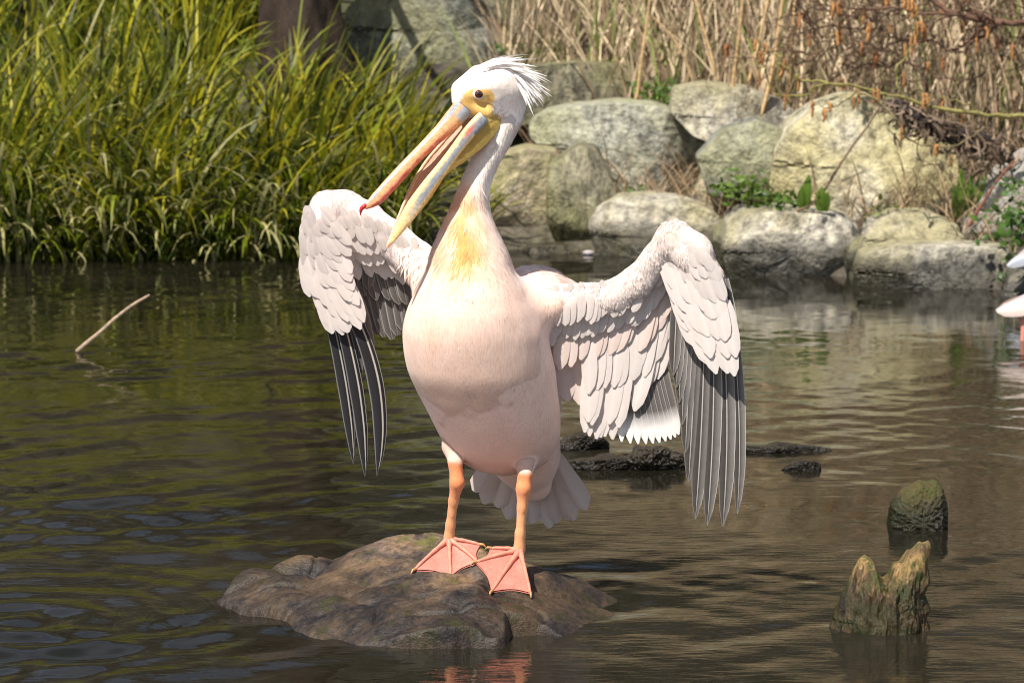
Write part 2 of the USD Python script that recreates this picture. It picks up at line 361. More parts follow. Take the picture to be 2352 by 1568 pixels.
mat('pond_water', {
    "g": ("geometry", {}),
    "mp": ("mapping", {"scale": (0.30, 1.0, 1.0), "rotation": (0, 0, 0.10)}),
    "n1": ("noise_texture", {"scale": 34.0, "detail": 3.0, "roughness": 0.55, "distortion": 0.4}),
    "n2": ("noise_texture", {"scale": 1.3, "detail": 3.0}),
    "r": ("rgb_ramp", {"ramp": [(0.3, (0.006, 0.0055, 0.003)), (0.6, (0.012, 0.010, 0.006)), (0.75, (0.020, 0.016, 0.010))]}),
    "am": ("map_range", {"from_min": 0.35, "from_max": 0.65, "to_min": 0.25, "to_max": 1.0, "clamp": True}),
    "sx": ("separate_xyz", {}), "fy": ("map_range", {"from_min": 0.5, "from_max": 5.0, "to_min": 1.0, "to_max": 0.3, "clamp": True}), "h0": ("math", {"math_type": "multiply"}),
    "h": ("math", {"math_type": "multiply"}),
    "b": ("bump", {"strength": 0.24, "distance": 0.008}),
    "p": ("principled_bsdf", {"roughness": 0.03, "ior": 1.33, "specular_ior_level": 0.5})},
    [("g.position", "mp.vector"), ("mp.vector", "n1.vector"), ("g.position", "n2.vector"), ("n2.fac", "r.fac"), ("r.color", "p.base_color"),
     ("n2.fac", "am.value"), ("g.position", "sx.vector"), ("sx.y", "fy.value"), ("n1.fac", "h0.value1"), ("fy.result", "h0.value2"), ("h0.value", "h.value1"), ("am.result", "h.value2"), ("h.value", "b.height"), ("b.normal", "p.normal")])

# ------------------------------------------------------------------ terrain and water
BX = np.array([-30, -3, -0.4, 0.05, 0.6, 1.18, 1.7, 2.2, 4, 30.0])
BY = np.array([7.2, 7.5, 7.75, 7.95, 7.65, 7.0, 6.6, 6.2, 5.6, 5.0])


def ground_z(x, y):
    x, y = np.asarray(x, float), np.asarray(y, float)
    d = y - np.interp(x, BX, BY)
    D = [-30, -16.0, -14.2, -13.5, -1, 0, .2, .6, 1, 1.6, 2.5, 3.5, 5, 12, 20, 40, 80]
    R = [0.3, 0.25, 0.15, -.55, -.5, -.03, .10, .20, .28, .50, .90, 1.2, 1.8, 5.6, 9.5, 13, 15]
    L = [0.3, 0.25, 0.15, -.55, -.5, -.03, .05, .14, .25, .42, .68, .95, 1.5, 5.4, 9.5, 13, 15]
    w = np.clip((x + 0.6) / 0.8, 0, 1)
    z = (1 - w) * np.interp(d, D, L) + w * np.interp(d, D, R)
    n = fbm(np.stack([x, y, 0 * x], -1), 0.9, 5, 5) * np.interp(d, [-1, 0.3, 4, 30], [.03, .08, .3, 1.2])
    return z + n


def graded(lo, a, b, hi, fine, coarse_n):
    return np.unique(np.r_[np.geomspace(1, 1 + a - lo, coarse_n) * -1 + 1 + a, np.arange(a, b, fine), np.geomspace(1, 1 + hi - b, coarse_n) - 1 + b])


gx = graded(-60, -4, 5, 60, 0.06, 26); gy = graded(-30, 4.5, 13, 110, 0.06, 30)
X, Y = np.meshgrid(gx, gy, indexing='ij')
Z = ground_z(X, Y)
g = put('ground', np.stack([X, Y, Z], -1).reshape(-1, 3), grid_faces(len(gx), len(gy)), 'earth', smooth=True)
tag(g, 'bare brown earth bank rising behind the pond', 'ground', kind='structure')


def water_z(x, y):
    rng = np.random.RandomState(4)
    z = np.zeros_like(x)
    left = np.clip((0.35 - x) / 1.6, 0, 1)
    front = np.clip((0.6 - y) / 2.0, 0, 1)
    calm = 1 - 0.75 * np.exp(-(((x + 0.05) / 0.55) ** 2 + ((y + 0.75) / 0.35) ** 2))
    far = np.clip((y - 1.5) / 4.0, 0, 1)
    P = np.stack([x, y, 0 * x], -1)
    wob = fbm(P, 1.1, 11, 3)
    patch = np.clip(0.9 + 3.4 * fbm(P * [.5, 1, 1] + .3, 1.5, 41, 3), .25, 2.0)
    amp_big = (0.5 + 1.0 * left) * calm * (1 - 0.8 * far) * patch
    for k in range(14):
        lam = 0.09 * 4.2 ** rng.uniform(); th = rng.uniform(-0.8, 0.8) + math.pi / 2 + (0.3 if k % 3 == 0 else 0)
        z += amp_big * 0.0010 * lam / 0.3 * np.sin(2 * np.pi / lam * (x * math.cos(th) + y * math.sin(th)) + 16 * wob + rng.uniform(0, 6))
    z += fbm(P * [0.6, 1, 1] + fbm(P, 2.0, 31, 2)[..., None] * .5, 4.5, 21, 4) * 0.011 * amp_big
    z += fbm(P * [0.45, 1, 1], 26.0, 23, 2) * 0.0020 * calm * (0.35 + 0.65 * front) * (1 - 0.75 * far) * patch
    r = np.hypot(x + 1.15, (y + 0.15))          # rings spreading at the left
    z += 0.004 * np.exp(-(r / 0.6) ** 2) * np.sin(r * 42 + 5 * wob)
    return z


wx = graded(-34, -2.2, 3.0, 34, 0.014, 14); wy = graded(-6.4, -1.6, 8.4, 9.4, 0.016, 8)
X, Y = np.meshgrid(wx, wy, indexing='ij')
w_ = put('pond_water', np.stack([X, Y, water_z(X, Y)], -1).reshape(-1, 3), grid_faces(len(wx), len(wy)), 'pond_water', smooth=True)
tag(w_, 'dark rippled pond water reflecting the bank', 'pond', kind='structure')


# ------------------------------------------------------------------ boulders
def boulder(poly, y, T, seed, lean=0.35, rough=0.06, blocky=0.30, nt=170, nf=80, streak=(1, 1, 1), facets=0.20, fine=0.012):
    P = np.array([W(u, v, y) for u, v in poly])
    c = P.mean(0)
    # centre by area, so that narrow ends do not pull it
    x_, z_ = P[:, 0], P[:, 2]; cr = x_ * np.roll(z_, -1) - np.roll(x_, -1) * z_
    A = cr.sum() / 2
    c[0] = ((x_ + np.roll(x_, -1)) * cr).sum() / (6 * A); c[2] = ((z_ + np.roll(z_, -1)) * cr).sum() / (6 * A)
    closed = np.vstack([P, P[:1]])
    dense = np.vstack([np.linspace(closed[i], closed[i + 1], 24, endpoint=False) for i in range(len(P))])
    ang = np.arctan2(dense[:, 2] - c[2], dense[:, 0] - c[0]); rad = np.hypot(dense[:, 2] - c[2], dense[:, 0] - c[0])
    o = np.argsort(ang); ang, rad = ang[o], rad[o]
    th = np.linspace(-np.pi, np.pi, nt, endpoint=False)
    R = np.interp(th, np.r_[ang - 2 * np.pi, ang, ang + 2 * np.pi], np.r_[rad, rad, rad])
    R = (np.roll(R, 1) + 2 * R + np.roll(R, -1)) / 4
    ph = np.linspace(0, np.pi, nf)
    s = np.abs(np.sin(ph)) ** blocky; cc = np.sign(np.cos(ph)) * np.abs(np.cos(ph)) ** blocky
    TH, PH = np.meshgrid(th, np.arange(nf), indexing='ij')
    V = np.zeros((nt, nf, 3))
    Rm = np.minimum(R, np.median(R) * 3)
    mid = np.median(R) * .95
    RR = R[:, None] * s[None] ** 2 + np.minimum(mid, R.min() * 1.5) * (1 - s[None] ** 2)
    V[..., 0] = c[0] + RR * s * np.cos(th)[:, None]
    V[..., 2] = c[2] + RR * s * np.sin(th)[:, None]
    V[..., 1] = c[1] - T * cc + lean * (V[..., 2] - c[2])
    V = V.reshape(-1, 3)
    size = np.median(R)
    D = (V - c) / np.linalg.norm(V - c, axis=1, keepdims=True)
    # flat facets: clip by random planes
    rng = np.random.RandomState(seed)
    for k in range(14):
        n = rng.normal(size=3); n[1] = -abs(n[1]) - 0.9; n[0] *= .9; n[2] = n[2] * .7 + .25; n /= np.linalg.norm(n)
        h = (V - c) @ n; lim = np.quantile(h, 0.985) * (1 - facets * rng.uniform(0.6, 2.2))
        over = np.maximum(h - lim, 0)
        V[:, 1] -= n[1] * over * 1.0
    q = (V - c) * np.array(streak)
    edge = np.tile(s, nt)                        # keep the outline
    dv = fbm(q, 1.6 / size, seed, 5) * rough * 2 * size + (np.abs(fbm(q, 3.0 / size, seed + 9, 3)) - 0.12) * rough * 0.7 * size + fbm(q, 14.0 / size, seed + 3, 4) * fine * 3 * size
    V = V + D * dv[:, None] * (0.40 + 0.60 * (1 - edge ** 6))[:, None]
    Fc = grid_faces(nt, nf, False)
    i = np.arange(nf - 1)
    seam = np.stack([(nt - 1) * nf + i, i, i + 1, (nt - 1) * nf + i + 1], 1)
    Fc = np.vstack([Fc, seam])[:, ::-1]
    return V, Fc


BOULDERS = [
    ('green_grey_rock', [(1212, 300), (1225, 275), (1260, 255), (1330, 243), (1420, 235), (1500, 238), (1560, 255), (1610, 280), (1640, 330), (1630, 400), (1600, 450), (1500, 460), (1420, 450), (1340, 400), (1280, 350), (1225, 330)], 8.45, .42, 'broad flat grey green boulder above the upright dark stone'),
    ('brown_rock', [(1085, 460), (1110, 400), (1150, 355), (1210, 338), (1280, 345), (1310, 420), (1310, 520), (1300, 590), (1200, 600), (1100, 590)], 8.25, .30, 'brownish boulder streaked by grass shadows beside the pelican neck'),
    ('dark_rock', [(1255, 420), (1262, 380), (1330, 333), (1370, 338), (1395, 385), (1418, 450), (1400, 500), (1370, 550), (1335, 575), (1285, 570), (1255, 510)], 8.0, .24, 'dark upright stone standing at the water edge'),
    ('pale_rock', [(1350, 520), (1372, 480), (1420, 455), (1470, 448), (1560, 455), (1620, 472), (1662, 500), (1672, 550), (1655, 615), (1560, 630), (1450, 620), (1370, 590)], 7.75, .30, 'rounded pale stone behind the raised wing wrist'),
    ('pale_rock', [(1655, 580), (1668, 505), (1700, 482), (1830, 482), (1930, 487), (1968, 510), (1978, 560), (1970, 620), (1950, 668), (1800, 668), (1680, 660)], 7.05, .30, 'long pale stone with a dark wet foot below the green plants'),
    ('pale_rock', [(1975, 570), (1995, 512), (2055, 488), (2140, 488), (2195, 513), (2218, 550), (2205, 590), (2060, 605), (1985, 610)], 6.85, .26, 'dome shaped stone resting on the long slab'),
    ('pale_rock', [(1955, 640), (1980, 582), (2060, 562), (2200, 562), (2312, 566), (2330, 592), (2318, 650), (2298, 700), (2200, 700), (2080, 685), (1960, 670)], 6.5, .26, 'long pale slab at the waterline under the domed stone'),
    ('yellow_rock', [(1768, 420), (1782, 340), (1820, 285), (1870, 248), (1940, 224), (2040, 218), (2105, 248), (2155, 292), (2200, 360), (2208, 430), (2200, 505), (2050, 512), (1900, 505), (1775, 490)], 7.55, .45, 'huge yellow lichen covered boulder under the branch'),
    ('grey_rock', [(2203, 550), (2213, 500), (2260, 438), (2312, 388), (2372, 350), (2450, 350), (2480, 450), (2450, 580), (2300, 590), (2235, 575)], 7.0, .30, 'slanting grey boulder right of the yellow one'),
    ('pale_rock', [(1540, 260), (1548, 205), (1620, 192), (1720, 203), (1800, 232), (1850, 280), (1800, 340), (1680, 345), (1590, 310)], 8.2, .38, 'pale rock half hidden behind the tan canes'),
    ('blue_grey_rock', [(1600, 360), (1660, 300), (1740, 275), (1800, 300), (1808, 380), (1785, 450), (1700, 460), (1625, 440)], 7.7, .28, 'mottled grey rock in the gap left of the yellow boulder'),
    ('dark_rock', [(1085, 260), (1120, 190), (1200, 152), (1330, 140), (1440, 148), (1492, 178), (1490, 225), (1390, 245), (1250, 275), (1110, 300)], 9.3, .45, 'shadowed dark boulder behind the pelican crest'),
    ('blue_grey_rock', [(775, 120), (795, 20), (890, -70), (1050, -95), (1200, -70), (1262, 10), (1300, 130), (1262, 190), (1000, 215), (830, 205), (775, 170)], 10.4, .55, 'big bluish grey boulder at the top of the bank'),
    ('dark_rock', [(1628, 585), (1640, 530), (1668, 508), (1690, 540), (1698, 610), (1690, 655), (1640, 640)], 7.28, .16, 'small dark wedge stone between the rounded and the long pale stone'),
    ('brown_rock', [(1590, 452), (1612, 400), (1650, 378), (1690, 410), (1700, 470), (1640, 492), (1600, 482)], 7.95, .18, 'brown stone in the gap left of the bright leafy plant'),
    ('dark_rock', [(1938, 600), (1955, 560), (1985, 545), (2000, 590), (1992, 660), (1950, 675)], 6.86, .13, 'narrow dark stone wedged beside the long slab'),
    ('brown_rock', [(1180, 590), (1215, 566), (1290, 560), (1345, 572), (1368, 600), (1280, 618), (1195, 612)], 7.85, .16, 'low flat stone at the waterline under the upright stone'),
    ('pale_rock', [(2300, 690), (2318, 636), (2360, 612), (2420, 620), (2440, 690), (2400, 720), (2320, 715)], 6.15, .18, 'small rounded rock under the grey gull'),
]
for k, (m, poly, y, T, label) in enumerate(BOULDERS):
    V, Fc = boulder(poly, y, T, (100 + k if k < 13 else 99 + k if k > 16 else 300 + k), lean=0.45, rough=0.07)
    tag(put('boulder', V, Fc, m, smooth=True), label, 'boulder', 'boulders along the pond bank')

# stumps, mud and the perch rock
V, Fc = boulder([(1885, 1500), (1900, 1450), (1912, 1410), (1935, 1360), (1950, 1340), (1966, 1302), (1978, 1282), (1992, 1279), (2008, 1292), (2018, 1322), (2032, 1334), (2046, 1318), (2052, 1297), (2076, 1288), (2086, 1262),
                 (2100, 1262), (2112, 1248), (2128, 1250), (2136, 1241), (2139, 1262), (2132, 1300), (2138, 1330), (2124, 1360), (2134, 1395), (2124, 1420), (2138, 1452), (2142, 1500), (2100, 1540), (1930, 1540)],
                -0.22, .075, 31, lean=0.12, rough=0.26, blocky=0.8, nt=420, nf=110, streak=(1.5, 1.5, 0.30), facets=-.5, fine=0.05)
tag(put('broken_stump', V, Fc, 'stump_wood', smooth=True), 'jagged split tree stump with orange rotten top rising from the water', 'stump')
V, Fc = boulder([(2036, 1240), (2042, 1190), (2046, 1160), (2062, 1140), (2080, 1122), (2098, 1113), (2112, 1104), (2134, 1108), (2150, 1104), (2165, 1118), (2172, 1150), (2174, 1205), (2172, 1250), (2110, 1270)],
                1.05, .085, 47, lean=0.1, rough=0.16, blocky=0.75, nt=220, nf=70, facets=-.5, fine=0.07)
tag(put('mossy_stub', V, Fc, 'mossy_wood', smooth=True), 'short moss covered post stub behind the jagged stump', 'stump')
MUD = [((1390, 1062), 130, 26, 'dark lump of wet mud and leaves below the white wing'), ((1345, 1012), 60, 34, 'small dark snag poking up beside the pelican flank'),
       ((1490, 1050), 85, 48, 'black wet root clump just left of the dark wing tip'), ((1790, 1030), 125, 16, 'low half sunk log right of the dark wing tip'),
       ((1846, 1068), 50, 22, 'small wet mud clump in front of the sunk log')]
for k, ((u, v), wd, ht, label) in enumerate(MUD):
    c = G(u, v + ht * 0.55)
    a = np.linspace(0, 2 * np.pi, 40, endpoint=False)
    rr = 1 + 0.9 * fbm(np.stack([np.cos(a), np.sin(a), 0 * a], 1), 2.6, 70 + k, 3)
    V, Fc = boulder([(u + wd * q * math.cos(t), v + ht * .55 - ht * q * math.sin(t)) for t, q in zip(a, rr)], c[1], mm(wd, c[1]) * 0.8, 60 + k, lean=0.0, rough=0.5, blocky=0.9, nt=190, nf=80, fine=0.12)
    tag(put('mud_clump', V, Fc, 'wet_mud', smooth=True), label, 'mud clump', 'mud clumps in the shallow water')

# perch rock: heights through points read on its silhouette and edges
front = [(520, 1390), (560, 1402), (640, 1418), (700, 1445), (760, 1462), (830, 1475), (940, 1482), (1040, 1484), (1135, 1484), (1142, 1455), (1250, 1452), (1390, 1456), (1478, 1456)]
FP = np.array([G(u, v, 0.0) for u, v in front])
back = np.array([(0.30, -0.02), (0.26, 0.12), (0.18, 0.24), (0.05, 0.33), (-0.15, 0.38), (-0.35, 0.36), (-0.52, 0.26), (-0.64, 0.14), (-0.68, 0.04)])
OUT = np.vstack([FP[:, :2], back])
xs = np.arange(-0.80, 0.42, 0.0050); ys = np.arange(-0.64, 0.50, 0.0050)
X, Y = np.meshgrid(xs, ys, indexing='ij')
P0_ = np.stack([X, Y, 0 * X], -1)


def sstep_(f):
    return np.clip((f - .72) / .28, 0, 1) ** 2


def plane3(a, b, c):
    a, b, c = W(*a), W(*b), W(*c)
    n = np.cross(b - a, c - a)
    return a[2] - (n[0] * (X - a[0]) + n[1] * (Y - a[1])) / n[2]


from shapely.geometry import Polygon, MultiPoint
import shapely
pg = Polygon(OUT)
wob = 0.05 * fbm(P0_ + .21, 6.0, 71, 4) + 0.008 * fbm(P0_ + .4, 31.0, 72, 3)
dist = np.where(shapely.contains_xy(pg, X, Y), 1, -1) * shapely.distance(shapely.points(X, Y), shapely.boundary(pg)) + wob * 1.4
slope = np.interp(np.arctan2(Y - 0.0, X + 0.25), [-3.2, -2.6, -2.2, -1.9, -1.2, -.85, -.5, 0, .5, 1.6, 2.6, 3.2], [3.0, 1.6, 1.1, 5.0, 6.0, 4.0, 1.4, 1.0, 1.4, 1.6, 1.8, 3.0])
planes = [plane3((560, 1302, .16), (1000, 1236, .14), (950, 1395, -.28)), plane3((1130, 1262, .05), (1330, 1347, .02), (1190, 1405, -.27)),
          plane3((1320, 1340, .02), (1452, 1455, -.15), (1360, 1432, -.24)), plane3((515, 1372, .04), (572, 1296, .16), (660, 1385, -.12)),
          plane3((700, 1272, .2), (980, 1234, .2), (900, 1262, .30)), (dist + .024) * slope, plane3((1050, 1243, .10), (1322, 1338, .06), (1180, 1302, .30))]
Z = planes[0] + .012 * fbm(P0_, 5.0, 60, 2)
for k, q in enumerate(planes[1:]):
    Z = smin(Z, q + .010 * fbm(P0_, 5.0, 61 + k, 2), 0.006)
Z = np.maximum(Z, -0.12)
pp = np.stack([X, Y, Z], -1)
crag = np.clip((Z + .02) / .05, 0, 1)
# broken ledges, cracks and grain
rk = np.random.RandomState(14)
chip = np.full(X.shape, -9.0)
for k in range(95):
    cx0, cy0, hh, gx0, gy0 = rk.uniform(-.75, .35), rk.uniform(-.55, .42), rk.uniform(0, .007), rk.normal() * .10, rk.normal() * .10
    ddx, ddy = X - cx0 + .03 * wob, Y - cy0 - .03 * wob
    chip = np.maximum(chip, hh + gx0 * ddx + gy0 * ddy - 2.2 * (ddx ** 2 + 1.6 * ddy ** 2))
chip = chip - chip[Z > .02].mean()
Z = Z + crag * (chip * .9 + fbm(P0_, 6.0, 15, 3) * 0.016 + fbm(P0_ + .37, 17.0, 16, 3) * 0.007 - 0.008 * np.exp(-(fbm(P0_ + 3, 3.2, 8, 3) / .007) ** 2)) + fbm(P0_ * [1, 1, 0] + .11, 47.0, 5, 4) * 0.0075 + fbm(P0_ + .2, 120.0, 6, 2) * 0.0014
FEET_AT = [[(952, 1307, -.065), (1035, 1322, -.085), (1098, 1290, -.055), (1104, 1250, .0), (1031, 1238, .012)], [(1126, 1258, -.06), (1092, 1290, -.105), (1129, 1357, -.195), (1218, 1360, -.190), (1194, 1264, -.055)]]
for ft_ in FEET_AT:                      # the feet stand on level patches of the rock
    Q = np.array([W(*q) for q in ft_])
    A_ = np.c_[Q[:, :2], np.ones(len(Q))]
    pl = np.linalg.lstsq(A_, Q[:, 2], rcond=None)[0]
    zp = pl[0] * X + pl[1] * Y + pl[2]
    zp = zp + min(0, (Q[:, 2] - A_ @ pl).min())
    pg = MultiPoint(Q[:, :2]).convex_hull
    dist = shapely.distance(shapely.points(X, Y), pg)
    k_ = np.exp(-(dist / .018) ** 2)
    Z = Z * (1 - k_) + np.minimum(Z + .012, zp - 0.0055 + fbm(pp, 60.0, 5, 2) * .004) * k_
    Z = np.where(dist < .02, np.minimum(Z, zp - .0035 + dist * .8), Z)
V = np.stack([X, Y, Z], -1).reshape(-1, 3)
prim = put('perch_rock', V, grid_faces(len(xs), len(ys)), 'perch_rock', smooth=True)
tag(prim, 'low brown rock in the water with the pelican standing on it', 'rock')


def rock_top(x, y):
    return map_coordinates(Z, [[(x - xs[0]) / 0.0050], [(y - ys[0]) / 0.0050]], order=1)[0]


def sticks(name, pts, y, r, col, label, cat, sides=7, n=24, group=None):
    P = smooth_path([W(u, v, y + (p[2] if len(p) > 2 else 0)) for p in pts for u, v in [p[:2]]], n)
    P += np.stack([fbm(P, 6, 1), fbm(P, 6, 2), fbm(P, 6, 3)], 1) * 0.009
    V, Fc = tube(P, np.linspace(r, r * .55, n), sides)
    return tag(put(name, V, Fc, 'bark', col=np.tile(col, (len(V), 1)), smooth=True), label, cat, group)


sticks('bare_stick', [(178, 808), (230, 762), (290, 712), (343, 678)], G(180, 808)[1], 0.009, (0.30, 0.22, 0.15), 'bare stick poking out of the water at the left', 'stick')

# ------------------------------------------------------------------ pelican body: one continuous surface
H = 0.0052
lo = np.array([-0.30, -0.27, 0.05]); hi = np.array([0.26, 0.46, 1.36])
ax = [np.arange(lo[k], hi[k], H) for k in range(3)]
gx_, gy_, gz_ = np.meshgrid(*ax, indexing='ij')
GP = np.stack([gx_, gy_, gz_], -1).astype(np.float32)


def cone(P, a, b, ra, rb):
    a, b = np.asarray(a, np.float32), np.asarray(b, np.float32); ab = b - a
    h = np.clip(((P - a) @ ab) / (ab @ ab), 0, 1)
    return np.linalg.norm(P - a - h[..., None] * ab, axis=-1) - (ra + (rb - ra) * h)


def ell(P, c, r):
    r = np.asarray(r, np.float32)
    return (np.linalg.norm((P - np.asarray(c, np.float32)) / r, axis=-1) - 1) * r.min()


RINGS = [(1160, 1092, 8, .08, 8), (1158, 1075, 70, .08, 58), (1154, 1045, 112, .068, 98), (1150, 1010, 135, .058, 126), (1139, 960, 150, .050, 156), (1120, 900, 163, .036, 178), (1104, 840, 172, .024, 194),
         (1091, 770, 168, .012, 199), (1085, 715, 153, .003, 192), (1082, 670, 131, -.002, 176), (1080, 620, 104, -.008, 142), (1078, 570, 86, -.010, 106), (1077, 520, 63, -.008, 75), (1081, 470, 44, -.004, 53), (1093, 420, 36, .0, 44),
         (1115, 370, 36, .005, 41), (1145, 318, 36, .01, 40), (1163, 275, 38, .01, 40), (1168, 235, 40, .0, 40), (1165, 205, 30, 0, 30)]
rc = np.array([W(u, v, y) for u, v, a, y, b in RINGS]); ra_ = np.array([mm(a, y) for u, v, a, y, b in RINGS]); rb_ = np.array([mm(b, y) for u, v, a, y, b in RINGS])
o = np.argsort(rc[:, 2])
zz = rc[o, 2]
fx, fy, fa, fb = (PchipInterpolator(zz, q[o]) for q in (rc[:, 0], rc[:, 1], ra_, rb_))
zc = np.clip(ax[2], zz[0], zz[-1])
cx_, cy_, aa, bb = (f(zc).astype(np.float32) for f in (fx, fy, fa, fb))
dx, dy = (GP[..., 0] - cx_) / aa, (GP[..., 1] - cy_) / bb
q = np.sqrt(dx * dx + dy * dy)
S = (q - 1) * np.minimum(aa, bb) * 0.92
S = np.maximum(S, np.maximum(zz[0] - GP[..., 2], GP[..., 2] - zz[-1]))
# head
HY = -0.02
hd = [((1165, 205), 42), ((1150, 188), 46), ((1112, 200), 42), ((1074, 216), 33), ((1064, 232), 25)]
for (p0, r0), (p1, r1) in zip(hd[:-1], hd[1:]):
    S = smin(S, cone(GP, W(*p0, HY), W(*p1, HY), mm(r0), mm(r1)), 0.014)
S = smin(S, cone(GP, W(1140, 225, -.032), W(1150, 250, -.028), mm(26), mm(17)), 0.010)
S = smin(S, cone(GP, W(1082, 240, -.03), W(1118, 256, -.034), mm(21), mm(20)), 0.008)
S = smin(S, cone(GP, W(1060, 205, -.02), W(1100, 182, -.02), mm(22), mm(32)), 0.010)
# mantle, rump, tail base
S = smin(S, ell(GP, W(1225, 685, .17), (.10, .14, .078)), 0.03)
S = smin(S, cone(GP, W(1170, 860, .20), W(1205, 1040, .24), .13, .085), 0.05)
S = smin(S, cone(GP, W(1205, 1040, .24), W(1225, 1110, .27), .075, .045), 0.03)
# thighs and legs down to the ankles
LEGS = [[((1066, 985), 54, .07), ((1043, 1025), 27, .03), ((1046, 1062), 16.5, .0), ((1050, 1108), 17, -.01), ((1042, 1150), 11.5, -.0), ((1034, 1205), 11, .01), ((1031, 1236), 14, .015)],
        [((1192, 1010), 58, .05), ((1207, 1054), 29, .0), ((1206, 1088), 16.5, -.04), ((1203, 1122), 17, -.05), ((1200, 1165), 11.5, -.05), ((1195, 1225), 11.5, -.05), ((1193, 1262), 15, -.05)]]
for leg in LEGS:
    for (p0, r0, y0), (p1, r1, y1) in zip(leg[:-1], leg[1:]):
        S = smin(S, cone(GP, W(*p0, y0), W(*p1, y1), mm(r0), mm(r1)), 0.008)
# shoulders
S = smin(S, cone(GP, W(1190, 720, .03), W(1262, 705, .03), .075, .045), 0.04)
S = smin(S, cone(GP, W(1010, 660, .09), W(950, 600, .13), .06, .038), 0.04)
# brow fold and loose feather relief
S = S + 0.0022 * fbm(GP[::1, ::1, ::1] * np.array([1, 1, .35], np.float32), 26.0, 2, 2).astype(np.float32)
S = S + 0.003 * fbm(GP + np.float32(.3), 8.0, 12, 3).astype(np.float32) * np.clip((1.02 - GP[..., 2]) / .1, 0, 1) * np.clip((GP[..., 2] - .36) / .08, 0, 1)


def surface_nets(S, lo, H):
    ins = S < 0
    n = np.array(S.shape)
    c = [(i, j, k) for i in (0, 1) for j in (0, 1) for k in (0, 1)]
    cnt = sum(ins[i:n[0] - 1 + i, j:n[1] - 1 + j, k:n[2] - 1 + k].astype(np.int8) for i, j, k in c)
    cell = (cnt > 0) & (cnt < 8)
    idx = -np.ones(cell.shape, int); ci = np.argwhere(cell); idx[cell] = np.arange(len(ci))
    acc = np.zeros((len(ci), 3)); num = np.zeros(len(ci))
    for a_ in c:
        for axx in range(3):
            if a_[axx]:
                continue
            b_ = list(a_); b_[axx] = 1
            sa = S[ci[:, 0] + a_[0], ci[:, 1] + a_[1], ci[:, 2] + a_[2]]; sb = S[ci[:, 0] + b_[0], ci[:, 1] + b_[1], ci[:, 2] + b_[2]]
            m = (sa < 0) != (sb < 0)
            t = np.where(m, sa / np.where(m, sa - sb, 1), 0)
            p = np.tile(np.array(a_, float), (len(ci), 1)); p[:, axx] += t
            acc[m] += p[m]; num[m] += 1
    V = lo + (ci + acc / num[:, None]) * H
    quads = []
    for axx in range(3):
        o1, o2 = (axx + 1) % 3, (axx + 2) % 3
        sl = [slice(None)] * 3; sl2 = [slice(None)] * 3
        sl[axx] = slice(0, -1); sl2[axx] = slice(1, None)
        e0, e1 = ins[tuple(sl)], ins[tuple(sl2)]
        e = np.argwhere(e0 != e1)
        e = e[(e[:, o1] > 0) & (e[:, o2] > 0) & (e[:, o1] < n[o1] - 1) & (e[:, o2] < n[o2] - 1)]
        flip = e0[tuple(e.T)]
        def cid(d1, d2):
            t = e.copy(); t[:, o1] -= d1; t[:, o2] -= d2
            return idx[tuple(t.T)]
        qd = np.stack([cid(1, 1), cid(0, 1), cid(0, 0), cid(1, 0)], 1)
        qd[~flip] = qd[~flip][:, ::-1]
        quads.append(qd)
    return V, np.vstack(quads)


BV, BF = surface_nets(S, lo, H)
tm = trimesh.Trimesh(BV, np.vstack([BF[:, [0, 1, 2]], BF[:, [0, 2, 3]]]), process=False)
trimesh.smoothing.filter_taubin(tm, lamb=0.5, nu=0.52, iterations=6)
BV = np.array(tm.vertices)
BN = vnormals(BV, BF)


def sstep(x, a, b):
    t = np.clip((x - a) / (b - a), 0, 1)
    return t * t * (3 - 2 * t)


def inside(u, v, poly):
    poly = np.asarray(poly, float); c = np.zeros(len(u), bool)
    for (x0, y0), (x1, y1) in zip(poly, np.roll(poly, -1, axis=0)):
        c ^= ((y0 > v) != (y1 > v)) & (u < (x1 - x0) * (v - y0) / (y1 - y0 + 1e-9) + x0)
    return c


FACE = [(1056, 238), (1066, 214), (1085, 204), (1108, 204), (1128, 203), (1136, 222), (1130, 245), (1136, 262), (1138, 285), (1098, 292), (1060, 285), (1054, 256)]
BODY_PINK, NECK, YEL = np.array([0.82, 0.585, 0.485]), np.array([0.91, 0.81, 0.75]), np.array([0.86, 0.37, 0.13])


